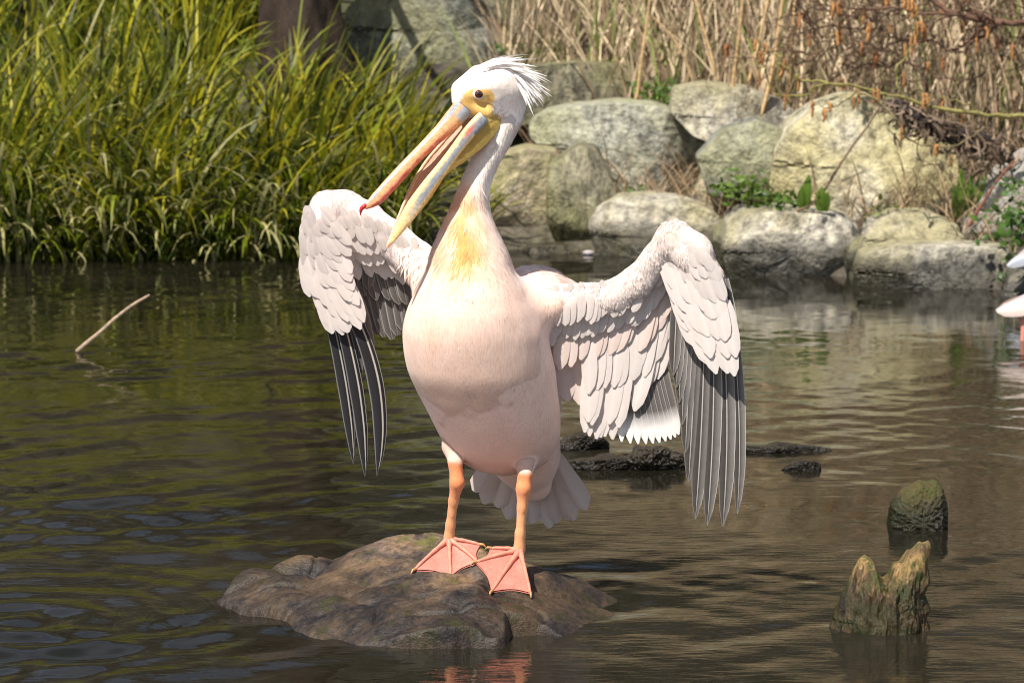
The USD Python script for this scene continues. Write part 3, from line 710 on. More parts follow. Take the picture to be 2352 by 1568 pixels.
def body_color(P):
    u, v = proj(P)
    n = fbm(P * [1, 1, .25], 45, 4, 3)
    t = sstep(v, 700, 520)[:, None]
    c = BODY_PINK * (1 - t) + NECK * t
    c = c * (1 - np.array([.10, .19, .23]) * sstep(v, 760, 1050)[:, None])
    yel = np.exp(-((u - (1062 - 0.06 * (v - 560))) / (50 + 0.12 * (v - 480).clip(0, 200))) ** 2 * 1.1) * sstep(v + n * 110, 700, 590) * sstep(v, 395, 520) * (P[:, 1] < 0.02)
    yel2 = 0.35 * sstep(v, 400, 440) * sstep(v, 520, 430) * sstep(u, 1110, 1075)
    k = np.clip(yel * (0.95 + 1.6 * n) + yel2, 0, 1)[:, None]
    c = c * (1 - k) + YEL * k
    stain = 0.35 * np.exp(-((u - 990) / 16) ** 2 - ((v - 775) / 45) ** 2)[:, None]
    c = c * (1 - stain) + np.array([.72, .40, .24]) * stain
    f = inside(u, v, FACE) & (P[:, 1] < 0.0)
    c[f] = np.array([0.87, 0.54, 0.18]) * (1 - 0.25 * np.exp(-((u[f] - 1080) / 10) ** 2 - ((v[f] - 238) / 10) ** 2)[:, None])
    th_ = (sstep(v, 985, 1035) * BLEG(P))[:, None]
    c = c * (1 - th_) + np.array([.72, .49, .40]) * th_
    # legs
    kneev = np.where(u < 1120, 1062, 1088) + 14 * n
    rear = P[:, 1] > 0.10
    L = sstep(v, kneev - 8, kneev + 6) * (~rear) * (BLEG(P))
    leg = np.array([0.70, 0.23, 0.10]) * (1 - sstep(v, 1090, 1180))[:, None] + np.array([0.66, 0.32, 0.16]) * sstep(v, 1090, 1180)[:, None]
    c = c * (1 - L[:, None]) + leg * L[:, None]
    return np.clip(c, 0, 1)


def BLEG(P):
    d = np.full(len(P), 9.0)
    for leg in LEGS:
        for (p0, r0, y0), (p1, r1, y1) in zip(leg[1:-1], leg[2:]):
            d = np.minimum(d, cone(P.astype(np.float32), W(*p0, y0), W(*p1, y1), mm(r0), mm(r1)))
    return (d < 0.006).astype(float)


BC = body_color(BV)
pel = thing('pelican', 'large pinkish white pelican standing on a rock with spread wings and open bill', 'pelican')
PEL = P_(pel)
put('body', BV, BF, 'skin_plumage', PEL, col=BC, nrm=BN)

# plumage: short hair-like feathers, lying back along the body
rng = np.random.RandomState(7)
tri = np.vstack([BF[:, [0, 1, 2]], BF[:, [0, 2, 3]]])
area = np.linalg.norm(np.cross(BV[tri[:, 1]] - BV[tri[:, 0]], BV[tri[:, 2]] - BV[tri[:, 0]]), axis=1)
cen_ = BV[tri].mean(1)
uu, vv = proj(cen_)
legmask = BLEG(cen_) > 0.5
kn = np.where(uu < 1120, 1056, 1082)
bald = (legmask & (vv > kn)) | (inside(uu, vv, FACE) & (cen_[:, 1] < 0.0))
dens = area * (~bald) * np.where(BN[tri[:, 0]][:, 1] < 0.35, 1.0, 0.25) * np.where(vv < 420, 1.7, 1.0) * np.interp(vv, [560, 690, 1000], [1.0, .16, .16])
NH = 15000
pick = rng.choice(len(tri), NH, p=dens / dens.sum())
w3 = rng.dirichlet((1, 1, 1), NH)
hp = (BV[tri[pick]] * w3[..., None]).sum(1); hn = (BN[tri[pick]] * w3[..., None]).sum(1); hc = (BC[tri[pick]] * w3[..., None]).sum(1)
hn /= np.linalg.norm(hn, axis=1, keepdims=True)
hu, hv = proj(hp)
flow = np.tile([0.0, 0, -1.0], (NH, 1))
flow[:, 0] += np.clip((hu - 1090) / 170, -1, 1) * 0.25 * (hv > 560)
flow += np.where(hv > 820, 1, 0)[:, None] * np.stack([0.35 * (hv - 820) / 240, 0 * hv, 0 * hv], 1)
head = sstep(hv, 262, 225)[:, None]
flow = flow * (1 - head) + np.array([1.0, 0.1, 0.25]) * head
flow += rng.normal(size=(NH, 3)) * 0.20
t_ = flow - hn * (flow * hn).sum(1, keepdims=True); t_ /= np.linalg.norm(t_, axis=1, keepdims=True) + 1e-9
ln = (rng.uniform(.014, .034, NH) * np.where(hv > 420, 1.25, 0.62) * np.where(hv < 262, 0.42, 1.0) * np.where(hv > 985, .4, 1.0) * np.interp(hv, [600, 700], [1.0, .45]))[:, None]
wd = (rng.uniform(.0007, .0013, NH) * np.where(hv > 420, 1.35, 0.8))[:, None]
sd = np.cross(hn, t_)
lift = rng.uniform(.0, .07, NH)[:, None] * np.interp(hv, [600, 700], [1.0, .0])[:, None]
b0 = hp - hn * .0002
p1 = b0 + t_ * ln * .55 + hn * ln * .55 * lift
p2 = b0 + t_ * ln + hn * ln * lift * .75
HV = np.stack([b0 - sd * wd, b0 + sd * wd, p1 - sd * wd * .8, p1 + sd * wd * .8, p2], 1).reshape(-1, 3)
k5 = np.arange(NH)[:, None] * 5
HF = np.vstack([k5 + [0, 3, 1], k5 + [0, 2, 3], k5 + [2, 4, 3]])
sh = np.clip(1.04 + rng.normal(size=(NH, 1)) * .045, .85, 1.2)
hnn = hn + rng.normal(size=(NH, 3)) * .06
hnn /= np.linalg.norm(hnn, axis=1, keepdims=True)
pr = put('plumage', HV, HF, 'plume', PEL, col=np.repeat(np.clip(hc * sh, 0, .95), 5, axis=0), nrm=np.repeat(hnn, 5, axis=0))
tag(pr, kind='stuff')


def hit_y(u, v):
    """Y of the body's front surface seen at (u, v)."""
    ys_ = np.linspace(-0.26, 0.3, 560)
    P = np.array([W(u, v, y) for y in ys_])
    s = map_coordinates(S, ((P - lo) / H).T, order=1, mode='constant', cval=1.0)
    i = np.argmax(s < 0)
    return ys_[i] if s[i] < 0 else -0.02


# eye
ey = hit_y(1100, 216)
ec = W(1100, 216, ey + .004)
s_ = trimesh.creation.icosphere(3, 1.0)
eye = put('eye', s_.vertices * [.0145, .0055, .0135] + ec + [0, -.001, 0], s_.faces, 'eye_ring', PEL, smooth=True)
put('iris', s_.vertices * [.0102, .007, .0098] + ec + [0, -.0035, 0], s_.faces, 'iris', P_(eye), smooth=True)
put('pupil', s_.vertices * [.0052, .0035, .0052] + ec + [0.0005, -.0085, .0005], s_.faces, 'pupil', P_(eye), smooth=True)
# crest
cb = Bag()
rng = np.random.RandomState(12)
for k in range(150):
    t = rng.uniform()
    r0 = smooth_path([(1098, 158), (1130, 148), (1165, 155), (1186, 172), (1192, 190)], 50)[int(t * 49)]
    a = math.radians(22 - 82 * t + rng.normal() * 5)
    L = rng.uniform(58, 102) * (0.74 + 0.4 * math.sin(math.pi * min(1, t * 1.05)))
    y0 = HY - .018 + rng.uniform(-.02, .045)
    q0 = np.array(r0) + rng.normal(size=2) * 4
    d = np.array([math.cos(a), -math.sin(a)]); nn = np.array([d[1], -d[0]])
    sag = rng.uniform(8, 18)
    pts = [q0 + d * L * s + np.array([0, 1]) * sag * s * s - np.array([0, 1]) * sag * .5 * s for s in np.linspace(0, 1, 7)]
    P = np.array([W(x, y, y0 + .02 * s * (rng.rand() * .2 + 1) * (1 if y0 > HY else -.6)) for (x, y), s in zip(pts, np.linspace(0, 1, 7))])
    wv = np.array([1.0, 1.3, 1.3, 1.1, .8, .5, .12]) * .0022
    tt = np.gradient(P, axis=0); tt /= np.linalg.norm(tt, axis=1, keepdims=True)
    view = np.array([rng.normal() * .3, -1, rng.normal() * .3]); sdv = np.cross(tt, view); sdv /= np.linalg.norm(sdv, axis=1, keepdims=True)
    V = np.stack([P - sdv * wv[:, None], P + sdv * wv[:, None]], 1).reshape(-1, 3)
    nrm = np.cross(sdv, tt); nrm *= np.sign(nrm @ view)[:, None]
    cb.add(V, grid_faces(7, 2), col=np.array([.88, .83, .80]), nrm=np.repeat(nrm, 2, 0))
cb.put('crest', 'plume', PEL)

# bill
def sweep(path, wid, dep, n=60, sides=20, power=1.0):
    """path rows (u, v, y); wid, dep rows (t, half size) in picture units across the path and in depth."""
    uv = smooth_path(path, n)
    P = np.array([W(*q) for q in uv])
    t = np.linspace(0, 1, n)
    w_ = PchipInterpolator(*np.array(wid).T)(t) * mm(1); d_ = PchipInterpolator(*np.array(dep).T)(t) * mm(1)
    T = np.gradient(P, axis=0); T /= np.linalg.norm(T, axis=1, keepdims=True)
    side = np.cross(T, [0, 1.0, 0]); side /= np.linalg.norm(side, axis=1, keepdims=True)   # in the picture plane
    dn = np.cross(side, T)
    a = np.arange(sides) * 2 * np.pi / sides
    ca, sa = np.sign(np.cos(a)) * np.abs(np.cos(a)) ** power, np.sign(np.sin(a)) * np.abs(np.sin(a)) ** power
    V = P[:, None] + w_[:, None, None] * ca[None, :, None] * side[:, None] + d_[:, None, None] * sa[None, :, None] * dn[:, None]
    Fc = grid_faces(n, sides, True)
    V2 = V.reshape(-1, 3)
    k = np.arange(sides); e = (n - 1) * sides; m0 = len(V2)
    V2 = np.vstack([V2, P[0], P[-1]])
    cap = np.vstack([np.stack([np.full(sides, m0), k, (k + 1) % sides, np.full(sides, m0)], 1), np.stack([np.full(sides, m0 + 1), e + (k + 1) % sides, e + k, np.full(sides, m0 + 1)], 1)])
    return V2, np.vstack([np.vstack([Fc[:, [0, 1, 2]], Fc[:, [0, 2, 3]]]), cap[:, :3]]), np.tile(t[:, None], (1, sides)).ravel(), np.tile(ca[None], (n, 1)).ravel(), np.tile(sa[None], (n, 1)).ravel()


UB = [(1066, 246, -.028), (1030, 286, -.040), (990, 326, -.055), (945, 371, -.072), (900, 420, -.090), (866, 456, -.102), (846, 472, -.110), (838, 478, -.112)]
V, Fc, t, ca, sa = sweep(UB, [(0, 24), (.08, 23), (.25, 18), (.5, 15), (.75, 16), (.88, 15), (.97, 8), (1, 4)], [(0, 24), (.2, 17), (.5, 12), (.8, 11), (1, 4)], n=110, sides=36, power=.85)
# which side is up: side vector's sign
up_sign = 1.0
P0, P1 = W(*UB[2]), W(*UB[3]); sdv = np.cross(P1 - P0, [0, 1.0, 0]); up_sign = 1.0 if sdv[2] > 0 else -1.0
c_ = ca * up_sign                                   # +1 the upper edge, -1 the cutting edge
n_ = fbm(V[:len(t)], 120, 3, 3)
cols = np.zeros((len(t), 3))
top, blue, org, red, inn = np.array([.72, .42, .18]), np.array([.26, .29, .33]), np.array([.74, .38, .18]), np.array([.60, .13, .10]), np.array([.45, .17, .13])
cols[:] = org
cols = cols * (1 - (k_ := sstep(c_ + .3 * n_, .40, .50) * sstep(c_, .92, .80))[:, None]) + blue * k_[:, None]
k_ = sstep(t, .17, .10) * sstep(c_, .0, -.3) * .0 + sstep(t, .12, .08) * (np.abs(c_ + .35) < .55)
cols = cols * (1 - k_[:, None]) + np.array([.34, .36, .40]) * k_[:, None]
k_ = np.clip(sstep(c_, -.15, -.55) * (.5 + 3.2 * (n_ + .12)) + sstep(c_, -.7, -.9) * .4, 0, 1) * sstep(t, .12, .3)
cols = cols * (1 - k_[:, None]) + red * k_[:, None]
k_ = ((sa > .0) & (c_ < .3)) * 1.0
cols = np.vstack([cols, cols[:1], cols[-1:]])
ub = put('upper_bill', V, Fc, 'bill_horn', PEL, col=np.clip(cols, 0, 1), smooth=True)
nl = smooth_path([W(846, 470, -.110), W(835, 475, -.113), W(829, 483, -.114), W(828, 495, -.113)], 16)
V, Fc = tube(nl, np.array([.0022, .0034, .0043, .005, .0054, .0055, .0054, .0051, .0048, .0044, .004, .0034, .0028, .0022, .0015, .0008]), 10)
put('bill_nail', V, Fc, 'nail_red', P_(ub), smooth=True)
# pink lining under the upper bill (palate ridge)
LB = [(1112, 268, -.058), (1088, 292, -.066), (1050, 340, -.076), (1018, 383, -.086), (985, 425, -.097), (952, 472, -.108), (925, 514, -.118), (900, 553, -.126), (889, 568, -.129)]
V, Fc, t, ca, sa = sweep(LB, [(0, 15), (.1, 15), (.3, 13.5), (.5, 15), (.7, 17), (.85, 12), (.95, 6), (1, 3)], [(0, 9), (.4, 8), (.8, 8), (1, 3)], n=110, sides=30, power=.8)
P0, P1 = W(*LB[2]), W(*LB[3]); sdv = np.cross(P1 - P0, [0, 1.0, 0]); c_ = ca * (1.0 if sdv[2] > 0 else -1.0)
n_ = fbm(V[:len(t)], 90, 8, 3)
cream, gb = np.array([.80, .55, .25]), np.array([.25, .27, .30])
k_ = (sstep(c_ + n_ * .22, .30, .10) * sstep(c_, -.75, -.55) * sstep(t, .88, .6) + (t < .12) * sstep(c_, .6, .2))
k_ = np.clip(k_, 0, 1)
cols = cream * (1 - k_[:, None]) + gb * k_[:, None]
k_ = np.clip(1.1 * np.exp(-((t - .13) / .045) ** 2 - ((c_ - .25) / .45) ** 2) * (sa < 0), 0, 1) if True else 0
sgn = np.sign(np.median(V[:len(t)][:, 1][sa > .5]) - np.median(V[:len(t)][:, 1][sa < -.5]))
k_ = np.clip(1.1 * np.exp(-((t - .13) / .045) ** 2 - ((c_ - .15) / .4) ** 2) * (sa * sgn < 0), 0, 1)
cols = cols * (1 - k_[:, None]) + np.array([.55, .13, .10]) * k_[:, None]
k_ = sstep(t, .95, .99)
cols = cols * (1 - k_[:, None]) + np.array([.62, .30, .20]) * k_[:, None]
cols = np.vstack([cols, cols[:1], cols[-1:]])
lb = put('lower_bill', V, Fc, 'bill_horn', PEL, col=np.clip(cols, 0, 1), smooth=True)
# far ramus of the lower bill and the pouch between the two
FR = [(1072, 270, .022), (1043, 298, .012), (1008, 337, -.006), (977, 374, -.022), (945, 429, -.055), (915, 500, -.094), (889, 566, -.128)]
V, Fc, t, ca, sa = sweep(FR, [(0, 4), (.6, 4), (1, 3)], [(0, 4), (1, 3)], n=50, sides=10)
put('far_jaw', V, Fc, 'bill_horn', P_(lb), col=np.tile([.55, .34, .22], (len(V), 1)), smooth=True)
SAG = [(1172, 272, -.02), (1164, 298, -.03), (1132, 336, -.045), (1078, 376, -.058), (1034, 402, -.066), (1003, 449, -.078), (960, 498, -.098), (934, 522, -.11), (891, 565, -.128)]
NP = [(1124, 262, -.05), (1098, 292, -.060), (1058, 340, -.07), (1026, 383, -.08), (993, 427, -.092), (958, 474, -.105), (931, 516, -.116), (903, 555, -.125), (889, 568, -.128)]
nt_, ns_ = 60, 26
a_, b_, s_2 = (np.array([W(*q) for q in smooth_path(p, nt_)]) for p in (FR, NP, SAG))
s = np.linspace(0, 1, ns_)[None, :, None]
back_off = np.array([0, .030, 0]) * np.sin(np.linspace(0.15, 1, nt_) * np.pi)[:, None]
ctl1 = s_2 * 1.0 + (a_ - b_) * .18 + back_off; ctl2 = s_2 + (s_2 - (b_ + s_2) / 2) * .5
V = ((1 - s) ** 3 * a_[:, None] + 3 * s * (1 - s) ** 2 * ctl1[:, None] + 3 * s * s * (1 - s) * ctl2[:, None] + s ** 3 * b_[:, None])
Vr = V.reshape(-1, 3) + vnormals(V.reshape(-1, 3), grid_faces(nt_, ns_)) * (fbm(V.reshape(-1, 3), 160, 9, 2) * .004)[:, None]
cp = np.tile(np.linspace(0, 1, ns_)[None, :], (nt_, 1)).ravel()[:, None]
yellow, liner = np.array([.68, .44, .11]), np.array([.50, .29, .20])
cols = liner * (1 - sstep(cp, .30, .42)) + yellow * sstep(cp, .30, .42)
put('throat_pouch', Vr, grid_faces(nt_, ns_), 'web_skin', PEL, col=cols, smooth=True)

# feet
FEET = [(LEGS[0][-1], [(952, 1307, -.065), (1035, 1322, -.085), (1098, 1290, -.055), (1104, 1250, .0)], (1031, 1238, .012)),
        (LEGS[1][-1], [(1126, 1258, -.06), (1092, 1290, -.105), (1129, 1357, -.195), (1218, 1360, -.190)], (1194, 1264, -.055))]
SKINP = np.array([0.52, 0.165, 0.125])
for fi, (_, toes, heel) in enumerate(FEET):
    hp_ = W(*heel)
    tips = [W(*t) for t in toes]
    bag = Bag()
    nu, nv = 14, 10
    def drop(P, up):
        P = np.array(P); z = np.array([rock_top(a, b) for a, b in P[:, :2]])
        return P, z
    n_t = len(tips)
    # webs: scalloped membranes between neighbouring toes
    for a, b in zip(tips[:-1], tips[1:]):
        q = np.zeros((nu, nv, 3))
        for i, r in enumerate(np.linspace(0.02, 1, nu)):
            for j, s1 in enumerate(np.linspace(0, 1, nv)):
                e = a * (1 - s1) + b * s1
                rr = r * (1 - 0.10 * math.sin(math.pi * s1))
                q[i, j] = hp_ + (e - hp_) * rr + np.array([0, 0, -.003 * math.sin(math.pi * s1)])
        q = q.reshape(-1, 3)
        fc = grid_faces(nu, nv)
        for dz in (0.0, -0.004):
            bag.add(q + [0, 0, dz], fc if dz == 0 else fc[:, ::-1], col=np.clip(SKINP * (1 + .5 * fbm(q, 40, 3 + fi, 3))[:, None], 0, 1))
    for k, tip in enumerate(tips):
        m1 = hp_ * .55 + tip * .45 + np.array([0, 0, .003]); m2 = hp_ * .2 + tip * .8 + np.array([0, 0, .0015])
        P = smooth_path([hp_ + [0, 0, .001], m1, m2, tip + np.array([0, 0, -.001])], 18)
        r = np.interp(np.linspace(0, 1, 18), [0, .3, .42, .5, .75, .82, 1], [.0090, .0046, .0054, .0043, .004, .0044, .003])
        V, Fc = tube(P, r, 10)
        bag.add(V, Fc, col=np.clip((SKINP * 1.08 + [.02, .03, .01]) * (1 + .4 * fbm(V, 60, 5, 2))[:, None], 0, 1))
    ft = bag.put('foot', 'web_skin', PEL)
    for tip in tips:
        d = (tip - hp_) / np.linalg.norm(tip - hp_)
        V, Fc = tube(np.array([tip - d * .003, tip + d * .006 + [0, 0, .001], tip + d * .013 + [0, 0, -.004]]), [.0042, .0034, .0008], 8)
        put('claw', V, Fc, 'claw_horn', P_(ft), smooth=True)


# feathers
def feather(base, tip, width, nrm=(0, -1, 0), bend=0.0, sag=0.0, camber=.25, prof=None, K=11, twist=0.0):
    base, tip = np.asarray(base, float), np.asarray(tip, float)
    t = np.linspace(0, 1, K)
    d = tip - base; L = np.linalg.norm(d); d /= L
    n = np.asarray(nrm, float); n = n - d * (n @ d); n /= np.linalg.norm(n)
    side = np.cross(d, n)
    c = base + d * (L * t)[:, None] + side * (bend * L * 4 * t * (1 - t))[:, None] + n * (sag * L * 4 * t * (1 - t))[:, None]
    w_ = width * .5 * np.interp(t, *(prof or ([0, .12, .35, .7, .85, .94, 1], [.4, .75, 1, 1, .85, .6, .12])))
    tt = np.gradient(c, axis=0); tt /= np.linalg.norm(tt, axis=1, keepdims=True)
    sd = np.cross(tt, n); sd /= np.linalg.norm(sd, axis=1, keepdims=True)
    ss = np.array([-1, -.5, 0, .5, 1.0])
    V = c[:, None] + w_[:, None, None] * ss[None, :, None] * (sd * math.cos(twist) + n * math.sin(twist))[:, None] - (w_[:, None] * camber * ss[None] ** 2)[..., None] * n
    uv = np.stack(np.broadcast_arrays((ss[None] + 1) / 2, t[:, None]), -1).reshape(-1, 2)
    return V.reshape(-1, 3), grid_faces(K, 5), uv


def soft_normals(V, Fc, n0, own=.7):
    n = vnormals(V, Fc); n0 = np.asarray(n0, float) / np.linalg.norm(n0)
    n *= np.where(n @ n0 < 0, -1, 1)[:, None]
    n = n * own + n0 * (1 - own)
    return n / np.linalg.norm(n, axis=1, keepdims=True)


def put_feather(name, parent, mt, *a, soft=None, **k):
    V, Fc, uv = feather(*a, **k)
    f3 = np.vstack([Fc[:, [0, 1, 2]], Fc[:, [0, 2, 3]]])
    g = np.cross(V[f3[0, 1]] - V[f3[0, 0]], V[f3[0, 2]] - V[f3[0, 0]])
    if soft is not None and g @ np.asarray(soft) < 0:
        Fc = Fc[:, ::-1]
    return put(name, V, Fc, mt, parent, uv=uv, nrm=None if soft is None else soft_normals(V, Fc, soft), smooth=True)


# tail
tail = UsdGeom.Xform.Define(stage, path_for('tail', PEL)).GetPrim()
tips = [(1088, 1128), (1112, 1152), (1140, 1172), (1168, 1188), (1196, 1198), (1226, 1208), (1258, 1206), (1284, 1203), (1306, 1197), (1324, 1188), (1341, 1176)]
for k, (u, v) in enumerate(tips):
    f = k / (len(tips) - 1)
    put_feather('tail_feather', P_(tail), 'pink_feather', W(1180 + 65 * f, 1010, .27 + .004 * abs(k - 5)), W(u + 5 * math.sin(k * 3.3), v + 7 * math.sin(k * 2.3), .33 - .05 * abs(f - .5) - .003 * k), .054 + .008 * math.sin(k * 4.1), nrm=(-.2, -1, -.25), sag=.03,
                twist=.25 * math.sin(k * 2.1), bend=.02 * math.sin(k * 1.7), prof=([0, .3, .7, .88, .96, 1], [.4, .8, 1, .95, .7, .2]))


def down(parent, V, Fc, C, flow, n, seed, l0=.012, l1=.028):
    """Short down lying over the flesh of a wing."""
    rg = np.random.RandomState(seed)
    N_ = vnormals(V, Fc)
    t3 = np.vstack([Fc[:, [0, 1, 2]], Fc[:, [0, 2, 3]]])
    ar = np.linalg.norm(np.cross(V[t3[:, 1]] - V[t3[:, 0]], V[t3[:, 2]] - V[t3[:, 0]]), axis=1) * np.where(N_[t3[:, 0]][:, 1] < .3, 1, .1)
    pk = rg.choice(len(t3), n, p=ar / ar.sum()); w = rg.dirichlet((1, 1, 1), n)
    p = (V[t3[pk]] * w[..., None]).sum(1); nn = (N_[t3[pk]] * w[..., None]).sum(1); c = (C[t3[pk]] * w[..., None]).sum(1)
    nn /= np.linalg.norm(nn, axis=1, keepdims=True)
    f = np.array(flow) + rg.normal(size=(n, 3)) * .16
    t = f - nn * (f * nn).sum(1, keepdims=True); t /= np.linalg.norm(t, axis=1, keepdims=True)
    L = rg.uniform(l0, l1, n)[:, None]; wd_ = rg.uniform(.0012, .0026, n)[:, None]; sd_ = np.cross(nn, t); lf = rg.uniform(.0, .05, n)[:, None]
    a0 = p; a1 = p + t * L * .6 + nn * L * .6 * lf; a2 = p + t * L + nn * L * lf * .8
    HV_ = np.stack([a0 - sd_ * wd_, a0 + sd_ * wd_, a1 - sd_ * wd_ * .9, a1 + sd_ * wd_ * .9, a2], 1).reshape(-1, 3)
    k = np.arange(n)[:, None] * 5
    HF_ = np.vstack([k + [0, 3, 1], k + [0, 2, 3], k + [2, 4, 3]])
    cc = np.clip(c * (1.04 + rg.normal(size=(n, 1)) * .05), 0, .93)
    m_ = nn + rg.normal(size=(n, 3)) * .08; m_ /= np.linalg.norm(m_, axis=1, keepdims=True)
    tag(put('down', HV_, HF_, 'plume', parent, col=np.repeat(cc, 5, 0), nrm=np.repeat(m_, 5, 0)), kind='stuff')


# wings
def wing(chain, name):
    """The flesh of the arm: flattened round cones swept along the joints."""
    pts = np.array([W(u, v, y) for (u, v, y, r) in chain]); rad = np.array([mm(r) for *_, r in chain])
    l0, h0 = pts.min(0) - rad.max() - .02, pts.max(0) + rad.max() + .02
    h = .007
    A = [np.arange(l0[k], h0[k], h) for k in range(3)]
    P = np.stack(np.meshgrid(*A, indexing='ij'), -1).astype(np.float32)
    S_ = np.full(P.shape[:3], 9.0, np.float32)
    fl = 1.9
    Q = P * np.array([1, fl, 1], np.float32)
    for i in range(len(pts) - 1):
        S_ = smin(S_, cone(Q, pts[i] * [1, fl, 1], pts[i + 1] * [1, fl, 1], rad[i], rad[i + 1]), .012)
    S_ += .006 * fbm(P, 26, 6, 3).astype(np.float32)
    V, Fc = surface_nets(S_, l0, h)
    t_m = trimesh.Trimesh(V, np.vstack([Fc[:, [0, 1, 2]], Fc[:, [0, 2, 3]]]), process=False)
    trimesh.smoothing.filter_taubin(t_m, lamb=.5, nu=.52, iterations=6)
    V = np.array(t_m.vertices)
    return V, Fc


def row(tips, n, dirs, lens, wids, y, layer, parent, mt, name, seed, jit=1.0, nrm=(-.1, -1, .15), bag=None, camber=.07, K=9, prof=None):
    """A row of overlapping feathers whose tips follow a line; dirs: the direction (degrees, clockwise from right) base to tip at both ends."""
    rg = np.random.RandomState(seed)
    Tp = smooth_path(tips, n)
    for i in rg.permutation(n):
        f = i / max(n - 1, 1)
        a = math.radians(dirs[0] + (dirs[1] - dirs[0]) * f + rg.normal() * 3 * jit)
        L = (lens[0] + (lens[1] - lens[0]) * f) * (1 + rg.normal() * .12 * jit); wv = (wids[0] + (wids[1] - wids[0]) * f) * (1 + rg.normal() * .05)
        tu, tv = Tp[i] + rg.normal(size=2) * 6.0 * jit
        bu, bv = tu - math.cos(a) * L, tv - math.sin(a) * L
        yy = y(tu, tv) - layer + .0045 - rg.uniform(0, .002)
        yb = y(bu, bv) - layer - .001
        ar = (W(bu, bv, yb), W(tu, tv, yy), mm(wv * 1.15), np.array(nrm) + rg.normal(size=3) * .07 * jit)
        kw = dict(bend=rg.normal() * .015, sag=.012, camber=camber, K=K, prof=prof or ([0, .2, .6, .82, .93, 1], [.5, .9, 1, .86, .6, .15]))
        if bag is None:
            put_feather(name, parent, mt, *ar, soft=(nrm[0] * .6, -1, .28), **kw)
        else:
            V, Fc, uv = feather(*ar, **kw)
            bag.add(V, Fc, uv=uv)


def lerp_y(us, ys_):
    return lambda u, v: float(np.interp(u, us, ys_))


# --- the pelican's left wing (right in the picture)
RWC = [(1200, 705, .04, 42), (1270, 692, .03, 42), (1345, 690, .02, 40), (1410, 680, .01, 38), (1465, 645, .0, 36), (1510, 590, -.015, 34), (1548, 548, -.03, 42), (1590, 580, -.04, 46), (1622, 640, -.035, 40), (1645, 710, -.04, 32), (1660, 770, -.045, 20)]
V, Fc = wing(RWC, 'r')
NRM = vnormals(V, Fc)
u_, v_ = proj(V)
wc = np.tile([.82, .70, .645], (len(V), 1)); k_ = np.exp(-((u_ - 1540) / 35) ** 2 - ((v_ - 520) / 30) ** 2)[:, None]
wc = wc * (1 - .6 * k_) + np.array([.85, .50, .38]) * .6 * k_
wr = put('wing', V, Fc, 'skin_plumage', PEL, col=wc, nrm=NRM); tag(wr, 'wing with many white coverts and fanned dark primaries')
WR = P_(wr)
down(WR, V, Fc, wc, (.15, -.1, -1), 5600, 1, .007, .016)
yr = lerp_y([1200, 1345, 1465, 1550, 1620, 1700], [.06, .045, .03, .0, -.03, -.055])
prim_list = [((1666, 640), (1693, 1180), 30, -.035), ((1650, 640), (1660, 1208), 40, -.03), ((1634, 640), (1624, 1206), 40, -.022), ((1618, 640), (1597, 1192), 40, -.016), ((1603, 640), (1581, 1108), 38, -.01),
             ((1592, 640), (1574, 1040), 36, -.006), ((1582, 630), (1567, 975), 34, 0), ((1574, 630), (1560, 925), 32, 0), ((1567, 630), (1554, 890), 30, 0), ((1560, 620), (1547, 862), 30, 0)]
for k, (b, t, wv, bend) in enumerate(prim_list):
    put_feather('primary_feather', WR, 'flight_feather', W(*b, yr(*b) + .012 + .0035 * (10 - k)), W(*t, yr(*t) + .004 - .0035 * k + .02), mm(wv), nrm=(-.28, -1, .05), bend=bend, sag=.02, camber=.18, K=17,
                prof=([0, .1, .5, .8, .92, .97, 1], [.5, .8, 1, .92, .62, .35, .08]))
sec_tips = [(1388, 1002), (1408, 1010), (1428, 1014), (1448, 1018), (1466, 1019), (1484, 1019), (1500, 1018), (1515, 1016), (1529, 1013), (1541, 1009), (1551, 1004), (1559, 998)]
for k, (u, v) in enumerate(sec_tips):
    f = k / (len(sec_tips) - 1)
    put_feather('secondary_feather', WR, 'white_tipped_feather', W(1400 + 105 * f, 760, .075 - .002 * k), W(u, v, .055 - .0022 * k), mm(31), nrm=(-.25, -1, .1), bend=.02 * f, sag=.02, camber=.22, K=13)
row([(1347, 990), (1362, 996), (1385, 1004), (1404, 1006)], 6, (97, 92), (235, 230), (34, 32), lambda u, v: .045, .0, WR, 'white_feather', 'tertial_feather', 51)
row([(1298, 905), (1312, 918), (1328, 925), (1345, 915)], 4, (80, 88), (190, 200), (50, 46), lambda u, v: .05, .0, WR, 'pink_feather', 'axillary_feather', 52, jit=.6)
row([(1352, 965), (1390, 975), (1422, 962), (1448, 940), (1476, 912), (1500, 880), (1520, 850), (1538, 815)], 13, (95, 108), (190, 130), (36, 30), lambda u, v: .035, .0, WR, 'white_feather', 'covert_feather', 53)
row([(1345, 910), (1395, 890), (1440, 880), (1475, 862), (1505, 825), (1530, 785), (1548, 745)], 14, (92, 112), (150, 105), (34, 28), lambda u, v: .028, .0, WR, 'white_feather', 'covert_feather', 54)
row([(1290, 850), (1335, 835), (1385, 822), (1430, 812), (1470, 790), (1505, 750), (1532, 705)], 14, (90, 112), (130, 85), (36, 28), lambda u, v: .022, .0, WR, 'pink_feather', 'covert_feather', 55)
mc = Bag()
row([(1262, 790), (1320, 775), (1385, 762), (1440, 748), (1485, 715), (1520, 665)], 26, (88, 118), (75, 55), (26, 20), lambda u, v: .012, .0, WR, 'white_feather', 'c', 56, bag=mc)
row([(1255, 752), (1320, 742), (1385, 732), (1432, 716), (1478, 680), (1515, 628)], 30, (88, 120), (60, 42), (22, 17), lambda u, v: -.004, .0, WR, 'white_feather', 'c', 57, bag=mc)
